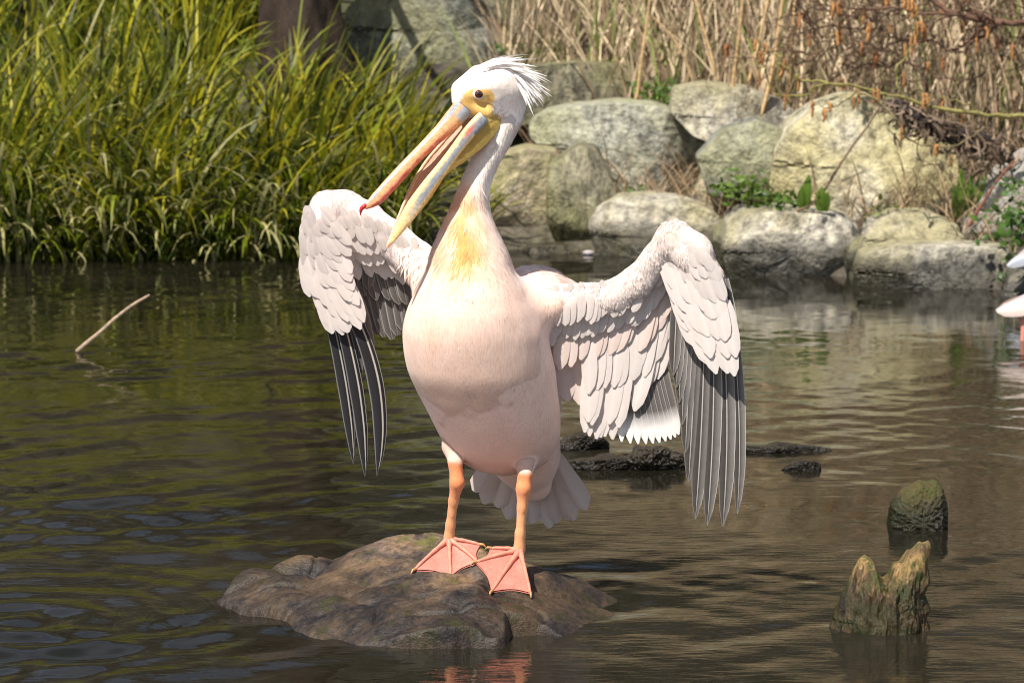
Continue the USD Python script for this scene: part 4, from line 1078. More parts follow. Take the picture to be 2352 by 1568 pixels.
row([(1250, 722), (1320, 714), (1385, 706), (1430, 690), (1472, 655), (1510, 600)], 34, (88, 125), (46, 34), (19, 14), lambda u, v: yr(u, v) - .037, .0, WR, 'white_feather', 'c', 58, bag=mc)
row([(1260, 694), (1325, 688), (1385, 682), (1424, 668), (1464, 632), (1502, 580)], 34, (88, 128), (36, 28), (17, 12), lambda u, v: yr(u, v) - .043, .0, WR, 'white_feather', 'c', 59, bag=mc)
# hand coverts
yh = lambda u, v: yr(u, v) - .024
for i, (tp, n, dr, ln_, wd_, lay, big) in enumerate([
        ([(1592, 790), (1610, 815), (1632, 838), (1655, 858), (1690, 866)], 7, (72, 82), (150, 160), (36, 34), .0, True),
        ([(1572, 742), (1592, 765), (1616, 792), (1642, 815), (1684, 822)], 9, (72, 80), (120, 130), (36, 34), .006, True),
        ([(1562, 700), (1580, 722), (1604, 745), (1632, 770), (1676, 776)], 9, (72, 78), (105, 110), (34, 32), .011, True),
        ([(1556, 662), (1576, 682), (1600, 702), (1630, 726), (1668, 730)], 9, (74, 76), (90, 95), (32, 30), .015, True),
        ([(1552, 628), (1572, 645), (1596, 662), (1626, 684), (1660, 688)], 10, (76, 74), (70, 80), (28, 27), .019, False),
        ([(1548, 602), (1568, 615), (1592, 628), (1620, 645), (1648, 648)], 10, (78, 70), (55, 62), (26, 24), .023, False),
        ([(1545, 580), (1564, 588), (1586, 598), (1612, 610), (1634, 612)], 10, (80, 66), (45, 50), (24, 22), .027, False)]):
    row(tp, n, dr, ln_, wd_, yh, lay, WR, 'white_feather', 'covert_feather', 70 + i, bag=None if big else mc, nrm=(-.3, -1, .2))
tag(mc.put('small_coverts', 'white_feather', WR), kind='stuff')
# dark back edge of the far side of the hand
for k in range(3):
    put_feather('primary_feather', WR, 'black_feather', W(1640 - 6 * k, 600, .0), W(1686 + 5 * k, 760 + 90 * k, -.02), mm(34), nrm=(.6, -1, .2), bend=-.05, camber=.2)

# --- the pelican's right wing (left in the picture)
LWC = [(1010, 650, .10, 40), (960, 600, .12, 44), (900, 550, .13, 44), (840, 505, .14, 42), (790, 474, .145, 38), (752, 478, .14, 40), (738, 520, .13, 38), (736, 580, .135, 34), (750, 640, .135, 28), (765, 690, .135, 16)]
V, Fc = wing(LWC, 'l')
wc = np.tile([.80, .70, .66], (len(V), 1))
wl = put('wing', V, Fc, 'skin_plumage', PEL, col=wc, nrm=vnormals(V, Fc)); tag(wl, 'wing beside the bill with three long narrow black primaries')
WL = P_(wl)
down(WL, V, Fc, wc, (.35, -.1, -1), 4600, 2, .007, .016)
yl = lerp_y([700, 760, 840, 1000], [.13, .15, .165, .14])
for k, (b, m_, t, wv) in enumerate([((748, 690), -.022, (812, 1066), 30), ((770, 690), -.035, (838, 1094), 34), ((795, 690), -.085, (866, 1092), 38)]):
    put_feather('primary_feather', WL, 'black_feather', W(*b, .14 - .006 * k), W(*t, .10 - .006 * k), mm(wv), nrm=(.25, -1, 0), bend=m_, camber=.2, K=19, prof=([0, .1, .5, .75, .9, 1], [.6, .85, 1, .85, .5, .04]))
for k, (b, t, wv) in enumerate([((775, 660), (797, 880), 28), ((800, 660), (822, 872), 28), ((815, 660), (850, 880), 30)]):
    put_feather('primary_feather', WL, 'grey_feather', W(*b, .15 + .004 * k), W(*t, .135 + .004 * k), mm(wv), nrm=(.2, -1, 0), bend=-.05, camber=.2)
for k, (b, t) in enumerate([((815, 560), (868, 768)), ((838, 560), (884, 774)), ((858, 560), (902, 780)), ((880, 570), (914, 770)), ((900, 580), (926, 758)), ((925, 590), (940, 750)), ((820, 560), (838, 680)), ((812, 570), (822, 655))]):
    put_feather('secondary_feather', WL, 'grey_feather', W(*b, .19 - .002 * k), W(*t, .185 - .003 * k), mm(31 if k < 6 else 26), nrm=(.15, -1, .1), camber=.2, sag=.02, bend=.01,
                prof=([0, .2, .6, .9, .97, 1], [.6, .9, 1, .95, .7, .35]))
for k, (b, t) in enumerate([((835, 570), (866, 690)), ((865, 580), (896, 690)), ((890, 590), (918, 700)), ((850, 570), (845, 665)), ((915, 600), (935, 700))]):
    put_feather('secondary_feather', WL, 'grey_feather', W(*b, .165 - .002 * k), W(*t, .165 - .002 * k), mm(32), nrm=(.15, -1, .2), camber=.2, sag=.02)
mc = Bag()
row([(835, 632), (862, 628), (890, 636), (915, 648), (945, 662)], 9, (70, 85), (85, 80), (28, 26), lambda u, v: .145, .0, WL, 'white_feather', 'covert_feather', 81, nrm=(.2, -1, .2))
row([(808, 600), (838, 604), (870, 606), (905, 618), (950, 640)], 16, (66, 80), (70, 60), (24, 20), lambda u, v: .125, .0, WL, 'white_feather', 'c', 82, bag=mc)
row([(795, 572), (830, 574), (868, 582), (908, 598), (960, 630)], 20, (64, 78), (58, 46), (21, 18), lambda u, v: .112, .0, WL, 'white_feather', 'c', 83, bag=mc)
row([(790, 545), (830, 550), (872, 560), (915, 580), (968, 615)], 22, (62, 76), (46, 38), (19, 16), lambda u, v: .104, .0, WL, 'white_feather', 'c', 84, bag=mc)
row([(785, 520), (830, 525), (876, 540), (920, 562), (972, 598)], 22, (62, 76), (38, 32), (17, 14), lambda u, v: .100, .0, WL, 'white_feather', 'c', 85, bag=mc)
yk = lambda u, v: .106
for i, (tp, n, dr, ln_, wd_, lay, big) in enumerate([
        ([(757, 755), (772, 762), (790, 770), (808, 762), (830, 745)], 6, (76, 62), (130, 120), (32, 30), .0, True),
        ([(738, 715), (757, 728), (780, 738), (805, 728), (826, 700)], 7, (78, 60), (110, 100), (32, 30), .004, True),
        ([(722, 672), (742, 690), (768, 702), (796, 694), (818, 662)], 7, (80, 58), (95, 90), (30, 30), .008, True),
        ([(712, 632), (732, 650), (758, 664), (788, 655), (812, 630)], 8, (82, 56), (80, 78), (28, 28), .011, True),
        ([(706, 598), (726, 615), (750, 626), (778, 620), (802, 600)], 8, (84, 54), (62, 64), (26, 26), .014, False),
        ([(704, 565), (722, 582), (746, 592), (770, 588), (794, 572)], 9, (86, 52), (52, 54), (24, 24), .017, False),
        ([(704, 535), (722, 550), (742, 558), (764, 554), (784, 542)], 9, (88, 50), (44, 46), (22, 22), .020, False),
        ([(706, 508), (722, 520), (740, 526), (758, 522), (776, 512)], 8, (90, 50), (38, 40), (20, 20), .023, False)]):
    row(tp, n, dr, ln_, wd_, yk, lay, WL, 'white_feather', 'covert_feather', 90 + i, bag=None if big else mc, nrm=(.1, -1, .2))
tag(mc.put('small_coverts', 'white_feather', WL), kind='stuff')
# scapulars folded on the back
mb = []
for k in range(16):
    f = k / 15
    put_feather('back_feather', PEL, 'salmon_feather' if k in (4, 5, 6) else 'pink_feather', W(1190 + 25 * f, 640 + 14 * f, .12 - .005 * k), W(1328 - 25 * (f > .5) - 30 * f, 652 + 24 * f, .17 - .006 * k), mm(26), nrm=(0.1, -.8, 1), sag=.12, camber=.3)

# ------------------------------------------------------------------ grasses and reeds
def ribbons(rng, base, length, lean, width, color, droop, segs=8, tipcol=None, face=None):
    """Arching blades: base (n,3), lean (n,3) horizontal push, droop (n,) how far they bend over."""
    n = len(base)
    s = np.linspace(0, 1, segs + 1)
    up = np.array([0, 0, 1.0])
    ln = np.linalg.norm(lean, axis=1, keepdims=True) + 1e-9
    ld = lean / ln
    th0 = np.arctan(ln[:, 0]) * .5
    ang = th0[:, None] + droop[:, None] * s[None] ** 1.6
    step = (length / segs)[:, None]
    dz = np.cos(ang) * step; dh = np.sin(ang) * step
    hz = np.cumsum(dz, 1) - dz; hh = np.cumsum(dh, 1) - dh
    C = base[:, None] + up * hz[..., None] + ld[:, None] * hh[..., None]
    fa = rng.uniform(0, np.pi, n) if face is None else face
    side = np.stack([np.cos(fa), np.sin(fa) * .6, 0 * fa], 1)
    side = side - ld * (side * ld).sum(1, keepdims=True) * .55; side /= np.linalg.norm(side, axis=1, keepdims=True) + 1e-9
    w_ = width[:, None] * np.interp(s, [0, .15, .6, .88, 1], [.7, 1, .9, .5, .05])[None] * .5
    V = np.stack([C - side[:, None] * w_[..., None], C + side[:, None] * w_[..., None]], 2).reshape(-1, 3)
    m = (segs + 1) * 2
    f0 = grid_faces(segs + 1, 2)
    Fc = (np.arange(n)[:, None, None] * m + f0[None]).reshape(-1, 4)
    col = np.repeat(color[:, None], segs + 1, 1)
    if tipcol is not None:
        k = (s ** 3)[None, :, None]
        col = col * (1 - k) + tipcol[:, None] * k
    return V, Fc, np.repeat(col.reshape(-1, 3), 2, 0)


rng = np.random.RandomState(21)
N = 10500
gxs = rng.uniform(-3.4, 0.02, N); gd = rng.beta(1.0, 1.5, N) * 4.6 - .06
keep = (gxs < -1.3) | (gd < 2.15 - 1.35 * np.clip((gxs + 1.3) / 1.0, 0, 1))
keep &= (gxs < -.42)
gxs, gd = gxs[keep], gd[keep]
clump = fbm(np.stack([gxs, gd, 0 * gd], 1), 3.2, 40, 3)
sel = clump > -0.03
gxs, gd, clump = gxs[sel], gd[sel], clump[sel]
N = len(gxs)
gys = np.interp(gxs, BX, BY) + gd
base = np.stack([gxs, gys, ground_z(gxs, gys) - .02], 1)
edge = np.clip(1 - gd / .9, 0, 1)
rightw = np.clip((gxs + 1.6) / 1.3, 0, 1)
lean = np.stack([rng.normal(size=N) * .45 + .55 * rightw + .1, rng.normal(size=N) * .3 - .55 * edge, 0 * gxs], 1)
length = rng.uniform(.45, .88, N) * (1 - .12 * rightw)
droop = np.clip(rng.gamma(2.0, .5, N) + 1.25 * edge * rng.uniform(.2, 1.3, N), .1, 3.0)
cA, cB, cC = np.array([.155, .19, .006]), np.array([.36, .32, .010]), np.array([.032, .050, .005])
t = rng.uniform(size=N)[:, None]
col = np.where(t < .34, cA, np.where(t < .62, cB, cC)) * rng.uniform(.75, 1.2, N)[:, None]
pale = (rng.uniform(size=N) < .04 + .13 * edge)
col[pale] = np.array([.40, .37, .17]) * rng.uniform(.7, 1.1, pale.sum())[:, None]
tip = col * .8 + np.array([.30, .26, .10]) * .3
V, Fc, C = ribbons(rng, base, length, lean, rng.uniform(.009, .026, N), col, droop, 9, tip)
tag(put('sedge_grass', V, Fc, 'blade', col=C, smooth=True), 'dense yellow green sedge grass arching over the left bank', 'grass', kind='stuff')

N = 2200
gxs = rng.uniform(-3.3, -.45, N); gd = rng.uniform(-.10, .22, N)
gys = np.interp(gxs, BX, BY) + gd
base = np.stack([gxs, gys, ground_z(gxs, gys) - .01], 1)
t = rng.uniform(size=N)[:, None]
col = np.where(t < .4, cC, np.where(t < .7, cA, [.42, .38, .16])) * rng.uniform(.6, 1.15, N)[:, None]
V, Fc, C = ribbons(rng, base, rng.uniform(.22, .62, N), np.stack([rng.normal(size=N) * .8, -.35 - rng.uniform(0, .7, N), 0 * gxs], 1), rng.uniform(.008, .022, N), col, rng.uniform(.6, 3.0, N), 9)
tag(put('waterside_sedge', V, Fc, 'blade', col=C, smooth=True), 'low pale sedge blades bending down to the water on the left', 'sedge', kind='stuff')

# grass tufts right of the neck leaning over the brownish boulder
rng = np.random.RandomState(5)
n = 16
b = np.array([W(1085 + rng.uniform(-30, 20), 560 + rng.uniform(-30, 10), 7.75 + rng.uniform(-.1, .1)) for _ in range(n)])
V, Fc, C = ribbons(rng, b, rng.uniform(.28, .48, n), np.stack([rng.uniform(.8, 2.4, n), rng.uniform(-.4, .1, n), 0 * np.arange(n)], 1), rng.uniform(.010, .016, n),
                   np.tile([.26, .26, .03], (n, 1)) * rng.uniform(.7, 1.3, n)[:, None], rng.uniform(.5, 1.5, n), 9)
tag(put('grass_tuft', V, Fc, 'blade', col=C, smooth=True), 'yellow green grass tuft leaning over the brownish boulder', 'grass tuft')

# dry reeds filling the upper bank
rng = np.random.RandomState(33)
N = 6300
rx = rng.uniform(-.1, 3.3, N); rd = rng.uniform(1.4, 6.0, N)
ry = np.interp(rx, BX, BY) + rd
base = np.stack([rx, ry, ground_z(rx, ry) - .03], 1)
lean = np.stack([rng.normal(size=N) * .6, rng.normal(size=N) * .3, 0 * rx], 1)
col = np.where(rng.uniform(size=(N, 1)) < .6, [.55, .43, .28], [.30, .21, .135]) * rng.uniform(.6, 1.3, N)[:, None]
gr = rng.uniform(size=N) < .10
col[gr] = np.array([.16, .19, .05])
V, Fc, C = ribbons(rng, base, rng.uniform(.35, 1.0, N), lean, rng.uniform(.006, .016, N), col, rng.uniform(0, .9, N), 6)
tag(put('dry_reeds', V, Fc, 'dry_stem', col=C, smooth=True), 'thick mass of tan dry reeds covering the upper bank', 'reeds', kind='stuff')
# litter of dry stems around the boulders
N = 2600
rx = rng.uniform(.1, 2.9, N); rd = rng.uniform(.35, 1.8, N)
ry = np.interp(rx, BX, BY) + rd
base = np.stack([rx, ry, ground_z(rx, ry)], 1)
V, Fc, C = ribbons(rng, base, rng.uniform(.12, .4, N), rng.normal(size=(N, 3)) * [1.2, .5, 0], rng.uniform(.003, .007, N), np.array([.36, .25, .15]) * rng.uniform(.5, 1.2, N)[:, None], rng.uniform(.2, 2.0, N), 6)
tag(put('dry_grass', V, Fc, 'dry_stem', col=C, smooth=True), 'wisps of dry brown grass between the boulders', 'dry grass', kind='stuff')
# brush growing up the hillside, seen mirrored in the pond
N = 5200
rx = rng.uniform(-9, 10, N); rd = rng.uniform(5.0, 19, N)
ry = np.interp(rx, BX, BY) + rd
base = np.stack([rx, ry, ground_z(rx, ry) - .05], 1)
V, Fc, C = ribbons(rng, base, rng.uniform(.6, 2.2, N), rng.normal(size=(N, 3)) * [.5, .3, 0], rng.uniform(.03, .09, N), np.where(rng.uniform(size=(N, 1)) < .7, [.115, .10, .08], [.045, .052, .03]) * rng.uniform(.4, 1.3, N)[:, None], rng.uniform(.1, 1.0, N), 6)
tag(put('hillside_brush', V, Fc, 'dry_stem', col=C, smooth=True), 'brown brush covering the slope above the bank', 'brush', kind='stuff')

# tan canes
CANES = [([(1672, 425), (1668, 330), (1682, 200), (1700, 60), (1708, -40)], 4.6, 'tan cane rising just left of the green plants'), ([(1742, 400), (1738, 320), (1762, 215), (1782, 110), (1800, -30)], 4.4, 'tall tan cane with a slight bend above the mottled rock'),
         ([(1700, 300), (1722, 180), (1752, 60), (1770, -30)], 3.6, 'slim pale cane behind the tall bent cane'), ([(1462, 232), (1476, 120), (1490, 20), (1496, -40)], 3.4, 'single thin cane beside the green patch'),
         ([(1655, 300), (1640, 160), (1600, 10), (1590, -40)], 3.0, 'thin cane leaning left over the pale rock'), ([(1800, 250), (1815, 160), (1822, 50), (1830, -40)], 3.4, 'thin straight cane left of the catkin branch'),
         ([(1625, 330), (1600, 215), (1560, 110), (1500, 40)], 2.6, 'fine dry stalk crossing in front of the reeds')]
for k, (pts, r, label) in enumerate(CANES):
    y = 8.15 if k < 2 else 8.7
    P = smooth_path([W(u, v, y + .02 * i) for i, (u, v) in enumerate(pts)], 26)
    rad = mm(r, y) * np.linspace(1.1, .7, 26) * (1 + .18 * (np.arange(26) % 6 == 0))
    V, Fc = tube(P, rad, 8)
    tag(put('dry_cane', V, Fc, 'bark', col=np.tile([.50, .33, .16], (len(V), 1)) * (.8 + .4 * ((k * 37) % 10) / 10), smooth=True), label, 'cane', 'dry canes on the bank')

# tree trunk at the top of the bank
P = smooth_path([W(705, 230, 9.9), W(702, 150, 9.9), W(695, 50, 9.9), W(690, -60, 9.95), W(688, -300, 10.0), W(700, -900, 10.1), W(690, -1600, 10.3)], 60)
V, Fc = tube(P, np.interp(np.linspace(0, 1, 60), [0, .06, .15, .3, 1], [.30, .24, .19, .175, .12]), 48)
V = V + vnormals(V, Fc) * ((fbm(V * [1, 1, .22], 13, 3, 5)) * .17)[:, None]
tr = thing('tree', 'thick brown tree trunk at the top of the grassy bank', 'tree')
put('trunk', V, Fc, 'bark', P_(tr), col=np.tile([.030, .020, .014], (len(V), 1)) * (1 + 1.6 * fbm(V * [1, 1, .3], 22, 8, 3))[:, None], smooth=True)
rng = np.random.RandomState(8)
tw = Bag()
for k in range(46):
    q = P[rng.randint(18, 58)]
    d = rng.normal(size=3) * [1, .6, .5] + [0, 0, .5]; d /= np.linalg.norm(d)
    pts = [q + d * L_ * s + np.array([0, 0, -.25 * s * s]) + rng.normal(size=3) * .05 for L_ in [rng.uniform(.8, 2.6)] for s in np.linspace(0, 1, 7)]
    V, Fc = tube(smooth_path(pts, 14), np.linspace(.03, .006, 14), 5)
    tw.add(V, Fc, col=np.array([.07, .05, .035]))
tw.put('crown', 'bark', P_(tr))

# ------------------------------------------------------------------ catkin branches and shrub at the right
rng = np.random.RandomState(61)


def twig_tree(bag, path, y, r0, r1, col, depth, rng, n_side=6, length=60, spread=1.0, ends=None):
    P2 = smooth_path([(q[0], q[1]) for q in path], 24)
    yy = y + np.cumsum(rng.normal(size=24) * .012)
    P2[1:-1] += rng.normal(size=(22, 2)) * 1.6
    P = np.array([W(u, v, q) for (u, v), q in zip(P2, yy)])
    V, Fc = tube(P, np.linspace(mm(r0, y), mm(r1, y), 24) * rng.uniform(.75, 1.3, 24), 6)
    bag.add(V, Fc, col=np.clip(np.array(col) * rng.uniform(.8, 1.2), 0, 1))
    if ends is not None:
        ends.append((P2[-1], yy[-1]))
        for i in (10, 16, 20):
            ends.append((P2[i], yy[i]))
    if depth <= 0:
        return
    for _ in range(n_side):
        i = rng.randint(3, 23)
        d = P2[min(i + 1, 23)] - P2[i - 1]; a = math.atan2(d[1], d[0]) + rng.choice([-1, 1]) * rng.uniform(.35, 1.1) * spread
        L = length * rng.uniform(.5, 1.3)
        pts = [P2[i] + np.array([math.cos(a + .5 * s * rng.normal() * .4), math.sin(a)]) * L * s + np.array([0, 6 * s * s]) for s in np.linspace(0, 1, 5)]
        twig_tree(bag, pts, yy[i], r0 * .5, r1 * .5, col, depth - 1, rng, max(2, n_side - 3), length * .55, spread, ends)


def catkins(parent, ends, n, rng, col=(.36, .17, .06)):
    idx = rng.permutation(len(ends))[:n]
    for i in idx:
        (u, v), y = ends[i]
        for k in range(rng.randint(1, 3)):
            uu, L = u + rng.normal() * 6, rng.uniform(22, 40)
            P = np.array([W(uu + rng.normal() * 1.2 + 2 * math.sin(3 * s), v + L * s, y - .01 - .01 * k) for s in np.linspace(0, 1, 9)])
            r = mm(3.6, y) * np.interp(np.linspace(0, 1, 9), [0, .1, .5, .9, 1], [.3, .9, 1, .9, .3]) * (1 + .12 * (np.arange(9) % 2))
            V, Fc = tube(P, r, 7)
            put('catkin', V, Fc, 'bark', parent, col=np.tile(np.array(col) * rng.uniform(.7, 1.35), (len(V), 1)), smooth=True)


lb_ = thing('lichen_branch', 'long yellow lichen covered branch with hanging catkins over the yellow boulder', 'branch')
bg, ends = Bag(), []
LC = (.22, .19, .065)
twig_tree(bg, [(2430, 275), (2330, 268), (2250, 262), (2160, 250), (2080, 225), (2000, 208), (1950, 194), (1905, 193)], 6.7, 5.2, 3.0, LC, 0, rng)
twig_tree(bg, [(1905, 193), (1870, 186), (1845, 188), (1825, 180), (1808, 152), (1790, 130), (1745, 118)], 6.7, 3.2, 1.3, LC, 1, rng, 3, 34, ends=ends)
twig_tree(bg, [(1905, 193), (1872, 200), (1858, 212), (1832, 220), (1800, 222), (1775, 208), (1760, 175), (1750, 140), (1742, 90)], 6.7, 2.8, 1.2, (.22, .19, .06), 1, rng, 4, 34, ends=ends)
twig_tree(bg, [(2060, 222), (2010, 214), (1970, 208), (1952, 222), (1920, 244), (1895, 248), (1880, 230)], 6.65, 2.6, 1.1, (.17, .14, .06), 1, rng, 3, 28, ends=ends)
twig_tree(bg, [(1975, 214), (2020, 235), (2048, 262), (2066, 290), (2082, 312), (2120, 335), (2170, 338), (2220, 322), (2245, 300)], 6.6, 2.8, 1.3, (.15, .12, .06), 1, rng, 4, 30, ends=ends)
twig_tree(bg, [(2080, 225), (2060, 195), (2058, 160), (2085, 125), (2100, 80), (2110, 20)], 6.75, 2.8, 1.4, (.24, .21, .07), 1, rng, 4, 40, ends=ends)
twig_tree(bg, [(2250, 262), (2210, 235), (2160, 225), (2110, 215)], 6.72, 2.4, 1.0, (.2, .17, .06), 1, rng, 3, 30, ends=ends)
bg.put('branch_wood', 'bark', P_(lb_))
catkins(P_(lb_), ends, 30, rng)
for k in range(7):
    pass

bb_ = thing('brown_branch', 'thick reddish brown branch reaching in at the upper right corner', 'branch')
bg, ends = Bag(), []
BC_ = (.11, .06, .04)
twig_tree(bg, [(2450, 44), (2380, 50), (2300, 52), (2240, 44), (2190, 30), (2150, 8), (2110, -40)], 7.3, 7.5, 5.0, BC_, 2, rng, 7, 90, ends=ends)
twig_tree(bg, [(2200, 34), (2120, 30), (2040, 18), (1960, 20), (1880, 10)], 7.3, 3.5, 1.5, BC_, 2, rng, 7, 70, ends=ends)
bg.put('branch_wood', 'bark', P_(bb_))
catkins(P_(bb_), ends, 14, rng)

sh_ = thing('bare_shrub', 'tangled leafless shrub of fine brown twigs behind the lichen branch', 'shrub')
bg, ends = Bag(), []
for k in range(30):
    u0 = rng.uniform(1830, 2450); v0 = rng.uniform(-60, 175)
    a = math.pi + rng.normal() * .5 if rng.rand() < .7 else -math.pi / 2 + rng.normal() * .5
    L = rng.uniform(110, 300)
    pts = [(u0 + math.cos(a) * L * s + rng.normal() * 8, v0 + math.sin(a) * L * s + 18 * s * s + rng.normal() * 6) for s in np.linspace(0, 1, 6)]
    twig_tree(bg, pts, rng.uniform(7.4, 8.2), rng.uniform(1.6, 3.4), 1.0, np.array([.085, .05, .034]) * rng.uniform(.6, 1.5), 2, rng, 6, 80, ends=ends)
bg.put('twigs', 'bark', P_(sh_))
catkins(P_(sh_), [e for e in ends if e[0][1] < 190], 16, rng, (.30, .13, .05))

sticks('leaning_stem', [(1830, 486), (1862, 470), (1890, 440), (1930, 380), (1965, 325), (1996, 285), (2020, 245)], 6.95, .0075, (.16, .11, .07), 'slim brown stem slanting up across the yellow boulder', 'stem')
sticks('red_stem', [(2225, 520), (2255, 470), (2290, 415), (2330, 370)], 6.6, .008, (.17, .07, .045), 'reddish stem slanting beside the grey boulder', 'stem')
# dark ribbed dead log over the boulder
dl = smooth_path([W(2036, 240, 7.0), W(2080, 262, 6.98), W(2150, 300, 6.95), W(2230, 325, 6.95), W(2290, 345, 6.98), W(2325, 372, 7.0)], 60)
V, Fc = tube(dl, mm(19, 7) * np.interp(np.linspace(0, 1, 60), [0, .1, .5, .9, 1], [.6, 1, 1.1, .9, .5]) * (1 + .07 * np.sin(np.arange(60) * 1.9)), 26)
V = V + vnormals(V, Fc) * (fbm(V, 14, 3, 4) * .075)[:, None]
tag(put('dead_log', V, Fc, 'bark', col=np.tile([.028, .022, .022], (len(V), 1)), smooth=True), 'dark ribbed dead log lying on the yellow boulder', 'log')


rng = np.random.RandomState(90)
dlv = Bag()
for k in range(240):
    f = rng.uniform(); q = dl[int(f * 59)] + rng.normal(size=3) * [.05, .03, .035] + [0, -.05, .01]
    d = rng.normal(size=3) + [.2, -.2, -.8]; d /= np.linalg.norm(d)
    L = rng.uniform(.04, .13)
    V, Fc, uv = feather(q, q + d * L, rng.uniform(.006, .018), rng.normal(size=3), sag=rng.normal() * .2, bend=rng.normal() * .2, camber=.4, K=7)
    dlv.add(V, Fc, col=np.array([.17, .12, .085]) * rng.uniform(.4, 1.6))
tag(dlv.put('dead_leaves', 'dry_stem'), 'curled brown dead leaves caught over the dark log', 'dead leaves', kind='stuff')


# ------------------------------------------------------------------ green plants
def leaves(rng, c, spread, n, size, col, upright=0.3):
    bag = Bag()
    for _ in range(n):
        p = c + rng.normal(size=3) * spread
        d = rng.normal(size=3) * [1, .7, .5] + [0, -.25, upright]; d /= np.linalg.norm(d)
        L = size * rng.uniform(.6, 1.4)
        V, Fc, uv = feather(p, p + d * L, L * .62, rng.normal(size=3) * .6 + [-.2, -.6, .8], sag=.08, camber=.15, K=6, prof=([0, .2, .5, .8, 1], [.2, .8, 1, .6, .05]))
        bag.add(V, Fc, col=np.clip(np.array(col) * rng.uniform(.6, 1.5), 0, 1))
    return bag


PL = [((1680, 438), 7.2, (.045, .05, .03), 90, .034, (.085, .135, .018), 'bright leafy green plant above the long pale stone'),
      ((1742, 446), 7.2, (.045, .05, .035), 90, .034, (.075, .125, .016), 'green leafy plant at the foot of the tall cane'),
      ((1808, 462), 7.1, (.045, .05, .02), 70, .03, (.06, .11, .014), 'low green plant at the left foot of the yellow boulder'),
      ((1505, 212), 8.75, (.055, .05, .03), 110, .03, (.07, .13, .015), 'green weed patch on top of the flat grey boulder'),
      ((1235, 118), 9.6, (.10, .08, .025), 130, .03, (.045, .09, .012), 'dark green clump behind the pelican crest'),
      ((1465, 440), 8.0, (.03, .03, .012), 40, .022, (.05, .10, .015), 'tiny green tuft on the rounded pale stone'),
      ((2345, 520), 6.35, (.07, .06, .06), 190, .036, (.05, .10, .015), 'leafy green ivy clump at the right edge'),
      ((2340, 425), 6.6, (.05, .04, .02), 50, .03, (.05, .09, .014), 'small green ivy spray on the slanting grey boulder'),
      ((2020, 480), 6.9, (.03, .03, .02), 34, .026, (.10, .11, .03), 'small reddish green weed at the foot of the yellow boulder'),
      ((2330, 640), 6.2, (.025, .03, .015), 30, .03, (.05, .10, .015), 'little green weed beside the grey gull rock'),
      ((2330, 130), 8.6, (.10, .15, .14), 170, .05, (.10, .14, .018), 'yellow green bush behind the brown branch')]
rng = np.random.RandomState(77)
for (u, v), y, sp, n, sz, col, label in PL:
    tag(leaves(rng, W(u, v, y), np.array(sp), n, sz, col).put('foliage', 'leaf', P_(thing('green_plant', label, 'plant'))), kind='stuff')
for k, (items, label) in enumerate([([((1848, 478), (1858, 400), 26), ((1838, 480), (1842, 425), 18)], 'pointed upright green leaf standing before the yellow boulder'),
                                    ([((1884, 486), (1888, 428), 30), ((1896, 486), (1902, 440), 18)], 'broad pale green leaf right of the pointed one'),
                                    ([((2205, 500), (2210, 380), 22), ((2220, 500), (2232, 395), 20), ((2196, 500), (2190, 420), 16), ((2228, 505), (2250, 400), 16), ((2235, 500), (2268, 392), 16)], 'tall strap leaved plant in the gap beside the grey boulder')]):
    t_p = thing('strap_leaf_plant', label, 'plant')
    for b, t, wv in items:
        V, Fc, uv = feather(W(*b, 6.95), W(*t, 6.93), mm(wv, 6.9), (-.3, -1, .2), sag=.05, camber=.25, K=10, prof=([0, .3, .6, .85, 1], [.5, 1, .9, .5, .03]))
        put('leaf', V, Fc, 'leaf', P_(t_p), col=np.tile([.10, .17, .02], (len(V), 1)), smooth=True)

# pale pebble at the far waterline
s_ = trimesh.creation.icosphere(3, 1.0)
V = s_.vertices * [.026, .020, .013] + W(1352, 580, 7.75); V += fbm(V, 30, 2, 3)[:, None] * .01
tag(put('pale_pebble', V, s_.faces, 'white_bird', smooth=True), 'small white pebble at the waterline below the dark upright stone', 'pebble')


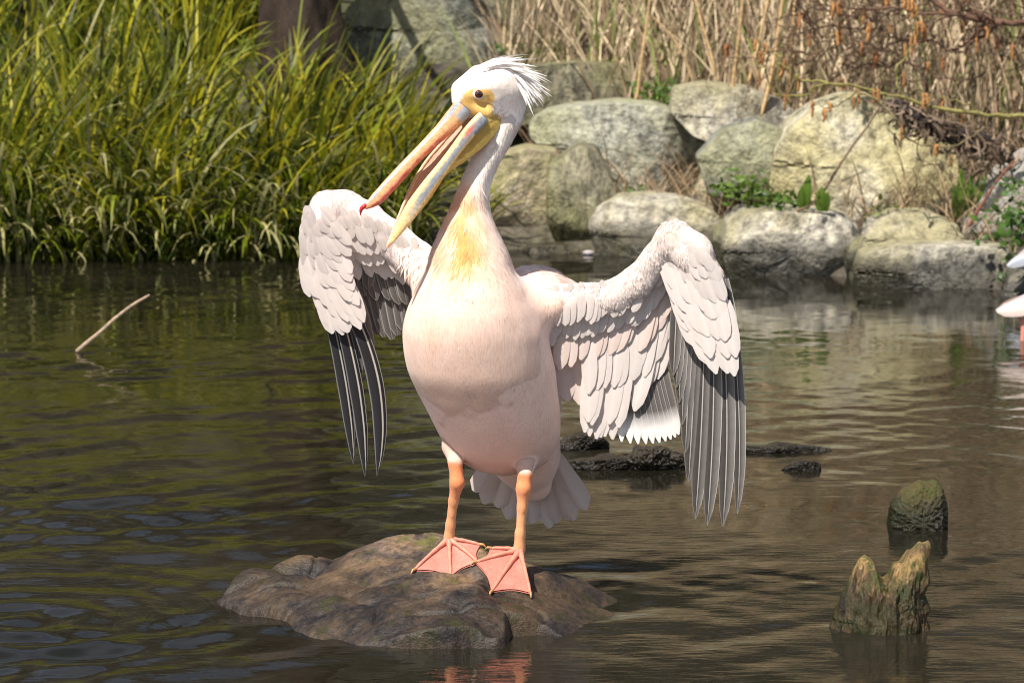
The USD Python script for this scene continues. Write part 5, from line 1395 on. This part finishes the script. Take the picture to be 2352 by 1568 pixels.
# ------------------------------------------------------------------ the two birds cut by the right edge
def small_bird(name, label, cat, tail, body, head, y, body_mat, tail_mat, legs, foot_z, r):
    t_b = thing(name, label, cat)
    A, B, C = W(*tail, y), W(*body, y), W(*head, y)
    P = smooth_path([A, A * .6 + B * .4, B, B * .55 + C * .45 + [0, 0, -.01], C], 40)
    rad = np.interp(np.linspace(0, 1, 40), [0, .12, .3, .5, .68, .8, .9, .97, 1], np.array([.08, .35, .75, 1, .8, .45, .45, .35, .1]) * r)
    V, Fc = tube(P, rad, 20)
    put('body', V, Fc, body_mat, P_(t_b), smooth=True)
    d = (C - B) / np.linalg.norm(C - B)
    V, Fc = tube(np.array([C - d * .01, C + d * .05 + [0, 0, -.01], C + d * .09 + [0, 0, -.025]]), [.016, .012, .003], 10)
    put('bill', V, Fc, 'claw_horn', P_(t_b), smooth=True)
    for s in (-1, 1):
        for k in range(5):
            put_feather('wing_feather', P_(t_b), 'pink_feather' if tail_mat == 'pink' else 'grey_wing', B + [.02, s * r * .95, .02 * k], A + [.0 + .02 * k, s * (.02 + .004 * k), -.004 * k], r * .8, nrm=(0, s, .5), sag=.1, camber=.3)
    for s, lx in zip((-1, 1), legs):
        q = W(lx, body[1] + 20, y) + [0, s * r * .4, 0]
        V, Fc = tube(np.array([q, q * [1, 1, .5] + [0.0, 0, foot_z * .5], [q[0] - .004, q[1], foot_z]]), [r * .22, r * .13, r * .14], 10)
        put('leg', V, Fc, 'pink_leg', P_(t_b), smooth=True)


feather_mat('grey_wing', [(0, (0.5, 0.5, 0.52)), (0.5, (0.30, 0.33, 0.40)), (1, (0.6, 0.6, 0.62))], transl=0.15, barb=0.05)
small_bird('wading_bird', 'pale pink wading bird tail and leg cut off by the right edge', 'bird', (2288, 714), (2440, 690), (2560, 560), 4.8, 'white_bird', 'pink', (2349, 2372), -.05, .085)
small_bird('grey_gull', 'grey and white gull with wing tips showing at the right edge', 'gull', (2312, 610), (2420, 570), (2490, 530), 6.05, 'white_bird', 'grey', (2420, 2430), .1, .06)
